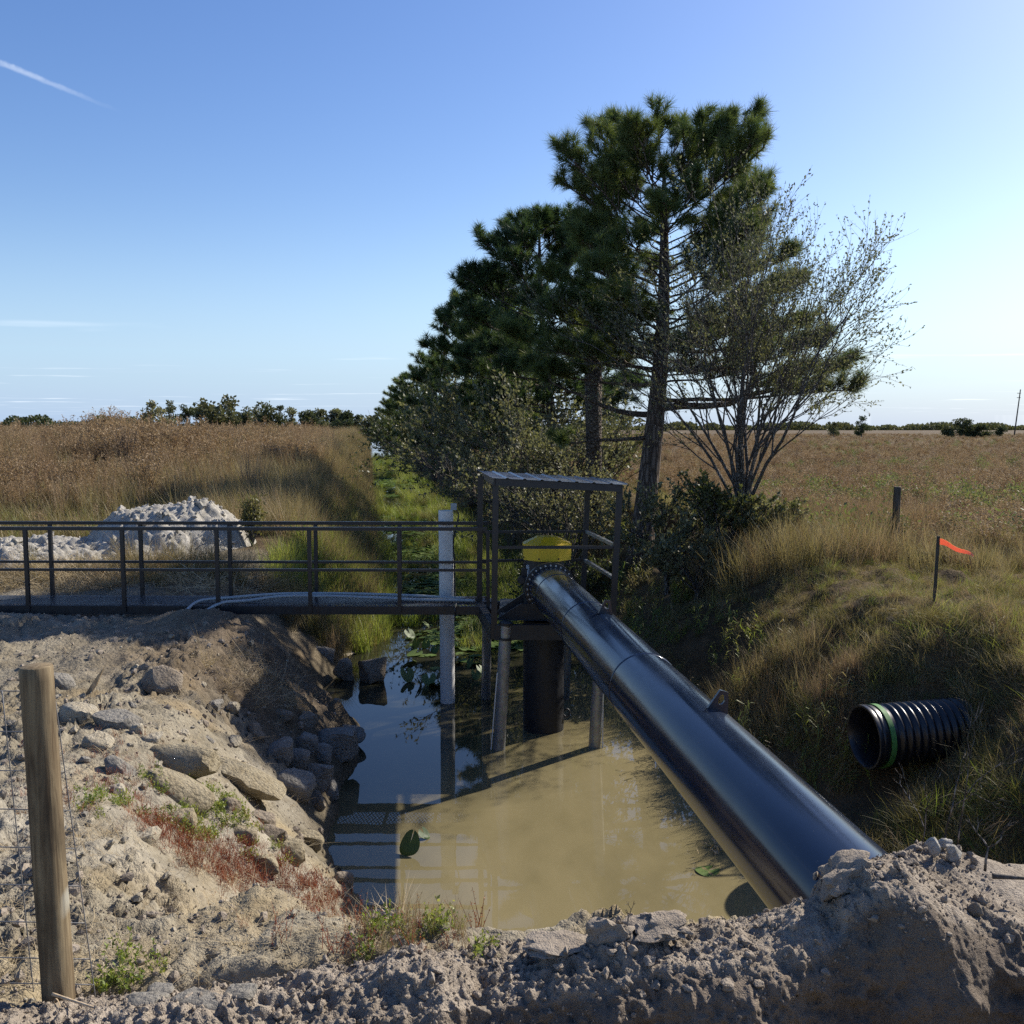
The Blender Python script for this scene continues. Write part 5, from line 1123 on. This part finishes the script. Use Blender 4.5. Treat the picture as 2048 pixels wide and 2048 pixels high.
# ------------------------------------------------------------------ far trees
def far_tree(label, u, d, wpx, vtop, seed, mat='farleaf', name='tree', cat='tree', group=None, vb=868, sparse=1.0):
    rg = np.random.default_rng(seed); b = P(u, vb, d); t_ = P(u, vtop, d); hgt = t_[2] - b[2]; W = wpx / 1890 * d; o = thing(name, label, cat, b, group)
    wood = MB().tube([b, b + np.array([0.1 * W * rg.normal(), 0, hgt * 0.55]), t_ - np.array([0, 0, hgt * 0.15])], [0.02 * hgt + 0.05, 0.015 * hgt, 0.02], 7, False)
    nb = int(rg.integers(13, 18)); pts = []
    for k in range(nb):
        cz = rg.uniform(0.12, 0.86) if k else 0.86; r = W * rg.uniform(0.13, 0.24) * (1.15 - 0.45 * abs(cz - 0.5)); cx = rg.normal(0, 0.24) * W * (1.2 - cz * 0.8)
        c = b + np.array([cx, rg.normal(0, 0.2) * W, hgt * cz]); wood.tube([b + np.array([0, 0, hgt * min(cz * 0.6, 0.5)]), c], [0.012 * hgt, 0.01], 5, False)
        dd = rg.normal(size=(int(110 * sparse), 3)); dd /= np.linalg.norm(dd, axis=1, keepdims=True); rr = rg.random((len(dd), 1)) ** 0.4
        q = c + dd * rr * np.array([r, r, r * 0.8]); q[:, 2] = np.minimum(q[:, 2], t_[2]); pts.append(q)
    obj('trunk', wood, M['twig'], o, True); V, q, c = leaves_at(np.vstack(pts), W * 0.085, rg, 1, 0.7); m = MB(); m.add(V, q, c=c); obj('crown', m, M[mat], o)
ft = [(300, 40, 799, 'rounded dark tree at the left end of the far grove'), (340, 26, 797, 'tall thin far tree with a flat topped crown, second from the grove left end'), (374, 24, 808, 'narrow far tree, third from the grove left end'), (404, 34, 808, 'broad dark far tree, fourth from the grove left end'), (445, 54, 793, 'tallest and widest tree of the far grove'), (490, 34, 815, 'pale low far tree right of the tallest one'), (512, 26, 812, 'thin grey far tree, two right of the tallest one'), (540, 40, 805, 'wide pale tree in the middle of the far grove'), (560, 24, 807, 'narrow tree in the middle of the far grove'), (586, 26, 815, 'pointed dark far tree right of the grove middle'), (612, 34, 823, 'low pale far tree, sixth from the grove right end'), (640, 40, 820, 'broad far tree, fifth from the grove right end'), (668, 40, 820, 'broad olive far tree, fourth from the grove right end'), (692, 34, 822, 'far tree, third from the grove right end'), (717, 22, 829, 'small far tree, second from the grove right end'), (742, 32, 834, 'low dark far tree at the grove right end'), (768, 34, 836, 'low far tree closing the end of the canal')]
for k, (u, wp, vt_, lab) in enumerate(ft): far_tree(lab, u, 190 + 14 * math.sin(k * 2.3), wp * 1.7, vt_, 200 + k, 'farleaf' if k % 3 else 'oliveleaf', group='trees of the far grove')
fr_ = [(1925, 34, 836, 'round topped tree of the small clump near the utility pole'), (1896, 34, 853, 'low bush at the left end of the clump near the utility pole'), (1960, 34, 850, 'low bush at the right end of the clump near the utility pole'), (1943, 26, 854, 'low bush in the middle of the clump near the utility pole'), (2000, 20, 853, 'lone bush between the clump and the utility pole'), (1722, 26, 830, 'young pine far off in the right hand field'), (1668, 22, 842, 'small far bush behind the sparse tree twigs')]
for k, (u, wp, vt_, lab) in enumerate(fr_): far_tree(lab, u, 210, wp * 1.2, vt_, 300 + k, 'farleaf', 'bush' if k else 'tree', 'bush' if k else 'tree', 'bushes of the right hand field', vb=874)
# woods on the horizon that read as one mass
def woods(name, u0, u1, d, hpx, seed, vb=862):
    rg = np.random.default_rng(seed); n = int((u1 - u0) * 22); u = rg.uniform(u0, u1, n); h_ = hpx * (0.55 + 0.9 * (vn(u * 0.045, u * 0, seed=seed) + 0.5)) ; v = vb - rg.random(n) ** 0.8 * h_
    dd = d * rg.uniform(0.97, 1.03, n); p = np.array([P(a, b, c_) for a, b, c_ in zip(u, v, dd)]); V, q, c = leaves_at(p, d / 1890 * 5, rg, 1, 0.8); m = MB(); m.add(V, q, c=c); o = obj(name, m, M['farleaf']); o['kind'] = 'stuff'
woods('distant_woods', -400, 300, 620, 26, 400, 866); woods('distant_woods', 690, 2500, 900, 13, 401, 863)
# single dark and brown bushes standing out of the weeds
for u, v, d, hh, wpx, lab, mt, sd in ((541, 920, 36, 33, 48, 'dark dead bush standing out of the left field', 'twig', 1), (285, 975, 25, 70, 90, 'leaning brown fennel clump behind the white heap', 'weed', 2), (250, 905, 36, 60, 70, 'taller rusty fennel clump in the left field', 'rust', 3), (503, 1035, 18.6, 42, 46, 'dark tuft at the right end of the white heap', 'olivegrass', 4)):
    b = P(u, v, d); b[2] = float(H(b[:1], b[1:2])[0]); top_ = P(u, v - hh, d); hh_ = max(top_[2] - b[2], 0.4); o = thing('dry_bush', lab, 'bush', b); rg = np.random.default_rng(sd); m = MB(); st_ = MB()
    for k in range(46):
        a = rg.uniform(0, 6.3); le = rg.uniform(0.05, 0.5); tip = b + np.array([math.cos(a) * le * wpx / 1890 * d, math.sin(a) * le * wpx / 1890 * d, hh_ * rg.uniform(0.6, 1.0)]); st_.tube([b, (b + tip) / 2 + rg.normal(0, 0.03, 3), tip], [0.012, 0.008, 0.003], 4, False)
        pp_ = b + (tip - b) * rg.uniform(0.45, 1.0, (34, 1)) + rg.normal(0, 0.06, (34, 3)); V, q, c = leaves_at(pp_, 0.09, rg, 1, 0.3, 0.6); m.add(V, q, c=c)
    obj('stems', st_, M['twig'], o); obj('foliage', m, M[mt], o)
# ------------------------------------------------------------------ rocks and rubble, each a thing of its own
def rock(u, v, wpx, hpx, mat, label, seed, name='rock', dp=1.0, rot=0.0, sink=0.25, d=None, flat=1.0, z=None, group=None, cat='rock', sub=3, rough=0.30):
    c = hit(u, v + hpx * 0.35) if d is None else P(u, v, d)
    px = c[1] / 1870.0; rx_, rz_ = wpx * px / 2, hpx * px / 2
    if d is None: c = c + np.array([0, rx_ * 0.2, rz_ * (0.8 - 2 * sink)])
    if z is not None: c[2] = z
    vv, f = blob(seed, (1, 1, 1), sub, rough)
    if mat in ('lime', 'grey', 'marl') and name == 'rock': vv = np.sign(vv) * np.abs(vv) ** 0.72
    if mat == 'lime': rx_ *= 1.12; rz_ *= 1.12
    vv = vv * np.array([rx_ * 1.08, rx_ * dp, rz_ * 1.12 * flat])
    k, s = math.cos(rot), math.sin(rot); vv = np.c_[vv[:, 0] * k - vv[:, 2] * s, vv[:, 1], vv[:, 0] * s + vv[:, 2] * k]
    o = obj(name, MB().add(vv + c, t=f), M[mat], None, True, 38); return tag(o, label, cat, group)
RK = [(325, 1355, 92, 66, 'brown', 'smooth brown boulder alone on the bare bank under the walkway', 0.8, -0.45), (120, 1355, 46, 50, 'grey', 'grey rock just right of the wooden post top', 0.9, 0), (150, 1416, 78, 50, 'marl', 'pale crusty lump right of the post, below the grey rock', 0.9, 0.1), (228, 1432, 92, 56, 'grey', 'wide dark pitted rock below the splintered board', 0.9, -0.1), (196, 1476, 62, 38, 'marl', 'low pale lump under the wide pitted rock', 0.9, -0.4), (272, 1452, 26, 40, 'marl', 'small upright pale stone right of the wide pitted rock', 0.9, 0), (302, 1470, 46, 30, 'marl', 'small blocky pale stone above the top limestone slab', 0.9, 0),
      (350, 1508, 140, 66, 'lime', 'top one of the three big limestone slabs', 0.7, 0.05), (352, 1572, 132, 62, 'lime', 'lower left limestone slab, tilted down to the right', 0.6, -0.5), (478, 1546, 150, 62, 'lime', 'right limestone slab with a hollow worn face', 0.6, -0.28),
      (586, 1558, 80, 68, 'grey', 'blocky speckled grey rock above the waterline', 0.9, -0.2), (556, 1490, 74, 56, 'grey', 'dark rounded rock in the shade, upslope of the speckled one', 0.9, 0.3), (606, 1478, 46, 62, 'grey', 'dark rock with a pale edge in the shade, second from the water', 0.9, -0.4), (632, 1535, 66, 70, 'grey', 'dark purple grey rock between the speckled rock and the water', 0.9, 0), (668, 1472, 92, 62, 'grey', 'jagged dark rock jutting into the water', 0.9, 0.1), (700, 1462, 60, 34, 'grey', 'pointed tip rock farthest out over the blue water', 0.9, -0.15), (512, 1456, 44, 50, 'brown', 'small dark stone alone in the shaded bank', 0.9, 0),
      (520, 1628, 72, 40, 'brown', 'low shaded stone below the right limestone slab', 0.9, -0.4), (540, 1660, 66, 40, 'brown', 'low shaded stone nearest the green weeds', 0.9, -0.2), (630, 1590, 50, 44, 'brown', 'small dark stone at the water edge below the speckled rock', 0.9, 0),
      (575, 1694, 76, 46, 'lime', 'sunlit knobbly limestone lump above the red weeds', 0.8, -0.1), (614, 1668, 52, 42, 'lime', 'sunlit limestone lump with a dark pit at the water edge', 0.9, -0.2), (530, 1718, 52, 52, 'lime', 'upright orange tinted limestone piece among the red weeds', 0.8, 0.5), (505, 1700, 34, 40, 'marl', 'small pale stone left of the orange tinted piece', 0.9, 0.3), (683, 1748, 50, 44, 'brown', 'brown stone half in the dark water below the lit lumps', 0.9, 0),
      (410, 1600, 40, 28, 'marl', 'small pale stone above the green weeds', 0.9, 0), (362, 1632, 62, 44, 'lime', 'pale stone with green weeds growing on it', 0.9, 0), (590, 1510, 60, 48, 'grey', 'grey stone in the middle of the shaded pile', 0.9, 0.2), (640, 1500, 54, 44, 'grey', 'grey stone behind the jagged rock', 0.9, 0), (655, 1570, 50, 46, 'grey', 'dark stone at the waterline right of the speckled rock', 0.9, 0.2), (455, 1600, 60, 40, 'brown', 'flat brown stone under the right limestone slab', 0.8, -0.3), (480, 1660, 60, 40, 'lime', 'pale block just below the green weeds', 0.9, -0.2), (610, 1430, 46, 40, 'brown', 'brown stone high in the shade above the jagged rock', 0.9, 0.3), (565, 1420, 40, 34, 'brown', 'small brown stone high on the shaded bank', 0.9, 0), (60, 1335, 30, 20, 'marl', 'small pale stone far left, left of the post top', 0.9, 0), (240, 1530, 70, 26, 'grey', 'narrow grey rubble strip on the sand right of the wire', 0.8, -0.7), (145, 1712, 42, 36, 'marl', 'white lump on the sand right of the post middle', 0.9, -0.3)]
for k, (u, v, wp, hp_, mt, lab, dp, rot) in enumerate(RK): rock(u, v, wp, hp_, mt, lab, 500 + k, dp=dp, rot=rot, sink=0.40)
# small stones of the rubble, each its own object, sharing a few meshes
SM = []
for k in range(9):
    vv, f = blob(820 + k, (1, 0.9, 0.7), 2, 0.5); me = mkmesh('small_stone', MB().add(vv, t=f)); me.materials.append(M['marl' if k % 3 else 'grey']); SM.append(me)
rs = np.random.default_rng(9)
for k in range(46):
    c = hit(rs.uniform(5, 480), rs.uniform(1370, 1760))
    if c[2] < WZ + 0.1 or c[0] > xL(c[1]) - 0.1: continue
    o = bpy.data.objects.new('small_stone', SM[k % 9]); COL.objects.link(o); s_ = 0.025 * (1 + min(rs.pareto(1.8), 3.0)); o.location = c + np.array([0, 0, 0.15 * s_]); o.scale = tuple(s_ * rs.uniform(0.75, 1.3, 3)); o.rotation_euler = tuple(rs.uniform(-0.5, 0.5, 2)) + (rs.uniform(0, 6.3),)
    tag(o, 'small angular stone scattered on the sandy left bank', 'stone', 'stones on the left bank')
# rocks standing in the water
for u, vb, wp, hp_, mt, lab, sd in ((747, 1368, 74, 62, 'brown', 'dark brown rock standing in the water by the walkway', 560), (644, 1345, 52, 52, 'grey', 'round rock at the water edge, left of the brown one', 561), (692, 1362, 44, 40, 'brown', 'small rock at the water edge touching the brown one', 562), (672, 1318, 80, 18, 'marl', 'flat pale stone lying behind the two shore rocks', 563)):
    c = G(u, vb, WZ); px = c[1] / 1870; rock(u, vb - hp_ * 0.45, wp, hp_ * 1.15, mt, lab, sd, d=float(c[1]) + wp * px * 0.3, dp=0.8)
# chunks in the foreground
for k, (u, v, wp, hp_, d, mt, lab, rot, fl_t) in enumerate([(288, 2008, 86, 46, 3.16, 'grey', 'grey chunk of rubble at the bottom left, nearest the post', 0.1, 1), (398, 2000, 96, 50, 3.16, 'grey', 'flat grey slab of rubble at the bottom left, right of the grey chunk', -0.1, 0.7), (478, 1985, 66, 32, 3.2, 'grey', 'thin grey rubble piece at the bottom left, rightmost of three', 0.1, 0.7), (322, 1980, 60, 20, 3.25, 'grey', 'thin flat rubble flake behind the grey chunk', 0, 0.6), (1222, 1866, 84, 58, 3.44, 'soil', 'rounded soil clod on the berm crest left of the pipe', 0.2, 1), (1905, 1836, 48, 44, 3.5, 'brown', 'round brown stone on the berm at the right', 0, 1), (1948, 1816, 36, 34, 3.56, 'brown', 'small dark stone just above the round brown one', 0.2, 1), (1868, 1696, 34, 42, 4.02, 'heap', 'white angular stone on the berm beside the pipe', 0.2, 1), (1906, 1706, 36, 34, 4.0, 'heap', 'pale rounded stone right of the white angular one', 0, 1), (1892, 1688, 30, 24, 4.1, 'heap', 'small pale stone behind the white angular one', 0, 1), (1690, 1752, 110, 56, 3.60, 'soil', 'large crumbly soil lump pressed against the pipe', 0.35, 0.9), (1745, 1762, 84, 50, 3.60, 'soil', 'soil lump in front of the one against the pipe', 0.3, 1), (1120, 1890, 120, 34, 3.47, 'soil', 'flat dark slab of dried mud on the berm crest', 0.05, 0.8), (1330, 1846, 120, 40, 3.48, 'soil', 'broad crumbly clod on the berm crest, right of the rounded one', 0.05, 0.9)]):
    rock(u, v, wp, hp_, mt, lab, 580 + k, d=d, rot=rot, flat=fl_t, dp=0.9, name='clod' if mt == 'soil' else 'rock', cat='clod' if mt == 'soil' else 'rock', rough=0.95 if mt == 'soil' else 0.3, sub=4 if mt == 'soil' else 3)
# splintered board and sticks
b = hit(178, 1385); t_ = P(206, 1338, b[1] - 0.15)
tag(obj('splintered_board', MB().poly([(-0.06, 0), (0.055, 0), (0.06, 0.16), (0.02, 0.34), (0.0, 0.44), (-0.035, 0.33), (-0.055, 0.18)], 0, 0.03, lambda x, y, z: b + (t_ - b) / np.linalg.norm(t_ - b) * (y - 0.05) * 1.0 + np.array([0.8 * x, -0.5 * x + z, 0.3 * x])), M['board'], None), 'splintered pale board sticking up out of the rubble', 'board')
def stick(uvd, r, mat, label, name='stick', cat='stick'):
    return tag(obj(name, MB().tube(spline([P(*t) for t in uvd], 20), np.linspace(r, r * 0.5, 20), 7), M[mat], None, True), label, cat)
stick([(105, 1988, 3.2), (160, 2006, 3.15), (225, 2026, 3.1)], 0.006, 'board', 'pale stick leaning at the foot of the wooden post')
stick([(100, 2034, 3.2), (112, 1998, 3.2), (128, 2040, 3.18)], 0.004, 'board', 'forked thin twig at the foot of the wooden post', 'twig', 'twig')
stick([(1985, 1752, 3.75), (2052, 1757, 3.72)], 0.012, 'oldwood', 'short dark stick lying on the dried mud at the right', )
def dead_twig(base_, h, seed, label, r=0.006, spread=0.5):
    rg = np.random.default_rng(seed); m = MB()
    def go(p, d, l, r, k):
        q = p + d * l; m.tube([p, (p + q) / 2 + rg.normal(0, l * 0.05, 3), q], [r, r * 0.85, r * 0.7], 5, False)
        if k:
            for _ in range(2 if k > 1 else 3):
                nd = d + rg.normal(0, spread, 3); nd[2] = abs(nd[2]); go(q, nd / np.linalg.norm(nd), l * rg.uniform(0.5, 0.85), r * 0.65, k - 1)
    go(np.array(base_), np.array([0.1, 0, 1.0]), h, r, 3); return tag(obj('bare_twig', m, M['twig'], None, True), label, 'twig')
dead_twig(P(1970, 1742, 3.8), 0.10, 4, 'bare branched twig stuck in the dried mud at the right', 0.006)
dead_twig(hit(640, 1612, 7) + np.array([0, 0, -0.02]), 0.16, 6, 'bare dark twigs hanging over the water by the rocks', 0.006, 0.8)
dead_twig(P(1255, 1852, 3.42), 0.035, 9, 'tiny bare twig on the rounded soil clod', 0.003)
for k, (u, v, d, h_) in enumerate([(1890, 1690, 4.6, 0.30), (1915, 1670, 4.9, 0.32), (1840, 1705, 4.7, 0.22)]):
    p = P(u, v, d); p[2] -= 0.1; dead_twig(p, h_, 20 + k, ['thin dry stalk behind the berm, middle one of three', 'thin dry stalk behind the berm, rightmost of three', 'thin dry stalk behind the berm, leftmost of three'][k], 0.005, 0.35)
# reedy plants behind the berm
x = RNG.uniform(2.2, 3.0, 16); y = RNG.uniform(5.0, 5.9, 16); scatter('berm_reeds', 'reed', drop(x, y), RNG.uniform(0.5, 0.9, 16), tilt=0.35)
x = RNG.uniform(2.6, 3.8, 60); y = RNG.uniform(4.6, 7.4, 60); scatter('slope_grass', 'bankgrass', drop(x, y), RNG.uniform(0.5, 1.0, 60), tilt=0.35)

# ------------------------------------------------------------------ water lilies and floating bits
def pad(u, v, r, tilt, az, label, seed, lift=0.0, notch=0.35, mat='pad'):
    rg = np.random.default_rng(seed); c = G(u, v, WZ) + np.array([0, 0, 0.006 + lift]); n = 30
    a = np.linspace(notch, 2 * PI - notch, n); rr = r * (1 + 0.05 * np.sin(3 * a + seed)); ring = []
    for f in (0.5, 1.0): ring.append(np.c_[rr * f * np.cos(a), rr * f * 0.86 * np.sin(a), 0.05 * r * np.sin(2 * a + seed) * f - 0.06 * r * (1 - f)])
    v_ = np.vstack([[[0.08 * r, 0, -0.05 * r]], *ring]); k, s = math.cos(tilt), math.sin(tilt); v_ = np.c_[v_[:, 0] * k, v_[:, 1], v_[:, 2] + v_[:, 0] * s * 1.0]
    k, s = math.cos(az), math.sin(az); v_ = np.c_[v_[:, 0] * k - v_[:, 1] * s, v_[:, 0] * s + v_[:, 1] * k, v_[:, 2]]
    if tilt: v_[:, 2] -= min(0, v_[:, 2].min() * 0.92)
    v2 = v_ - np.array([0, 0, 0.003]); m = len(v_); t = []; q = []
    for i in range(n - 1): t.append([0, 1 + i, 2 + i]); q.append([1 + i, 1 + n + i, 2 + n + i, 2 + i]); t.append([m, m + 2 + i, m + 1 + i]); q.append([m + 1 + i, m + 2 + i, m + 2 + n + i, m + 1 + n + i])
    for i in range(n - 1): q.append([1 + n + i, m + 1 + n + i, m + 2 + n + i, 2 + n + i])
    tag(obj('lily_pad', MB().add(np.vstack([v_, v2]) + c, q, t, c=np.array([1, 1, 1]) * rg.random()), M[mat], None, True, 60), label, 'lily pad', 'lily pads')
pad(820, 1706, 0.125, 0.95, 1.1, 'dark upright lily leaf alone in the water near the camera', 1, notch=0.06)
pad(848, 1676, 0.07, 0.7, 2.4, 'small dark leaf beside the lone upright lily leaf', 3)
pad(1415, 1742, 0.12, 0.0, 0.6, 'flat round lily pad on the muddy water left of the pipe', 2)
PD = [(843, 1240, .20, .9), (852, 1254, .16, .7), (836, 1228, .18, 1.0), (820, 1278, .22, .8), (836, 1272, .16, .2), (832, 1298, .20, 1.2), (852, 1296, .16, 1.1), (830, 1310, .26, .2), (846, 1312, .2, .0), (862, 1312, .2, .05), (818, 1324, .24, .5), (870, 1306, .16, .9), (815, 1362, .22, .9), (872, 1338, .2, .0), (838, 1372, .16, 1.1), (858, 1368, .22, .6), (872, 1374, .22, .4), (932, 1292, .2, .0), (945, 1300, .24, .05), (925, 1308, .22, .0), (950, 1314, .22, .1), (930, 1322, .2, .1), (940, 1335, .18, 1.1), (955, 1330, .24, .2), (915, 1330, .2, .3), (962, 1345, .16, .7), (952, 1358, .16, .9), (1060, 1290, .22, .1), (1078, 1300, .2, .5), (1040, 1300, .2, .2), (1172, 1316, .2, .6), (1180, 1334, .18, .2)]
rg = np.random.default_rng(77)
ORD = ['first', 'second', 'third', 'fourth', 'fifth', 'sixth', 'seventh', 'eighth', 'ninth', 'tenth', 'eleventh', 'twelfth', 'thirteenth', 'fourteenth', 'fifteenth', 'sixteenth', 'seventeenth', 'eighteenth']
cnt = {}
for k, (u, v, r, tl) in enumerate(sorted(PD, key=lambda t: -t[1])):
    side = 'left of the white standpipe' if u < 895 else 'between the white standpipe and the pump column' if u < 1010 else 'behind the pump column and right pile'
    i_ = cnt.get(side, 0); cnt[side] = i_ + 1; look = 'upturned lily leaf' if tl > 0.55 else 'tilted lily pad' if tl > 0.15 else 'flat lily pad'
    pad(u, v, r * 0.62, tl, rg.uniform(0, 6.3), '%s %s, %s from the camera' % (look, side, ORD[i_] if i_ else 'nearest'), 40 + k, 0.0)
stick([(1400, 1722, 8.7), (1432, 1738, 8.55), (1452, 1765, 8.3), (1475, 1785, 8.15), (1515, 1792, 8.1)], 0.010, 'straw', 'curved yellow root floating in the muddy water by the pipe', 'floating_root', 'root')
tag(obj('floating_debris', MB().add(*(lambda V, q, c: (V, q))(*leaves_at(G(1432, 1700, WZ) + np.random.default_rng(1).normal(0, 1, (40, 3)) * np.array([.07, .07, .012]) + np.array([0, 0, .02]), 0.09, np.random.default_rng(2), 1, 0.25))), M['straw'], None), 'clump of brown dead leaves floating beside the pipe', 'debris')
stick([(1040, 1856, 7.55), (1075, 1858, 7.52), (1095, 1866, 7.45)], 0.012, 'oldwood', 'short dark branch floating near the berm', 'floating_branch', 'branch')
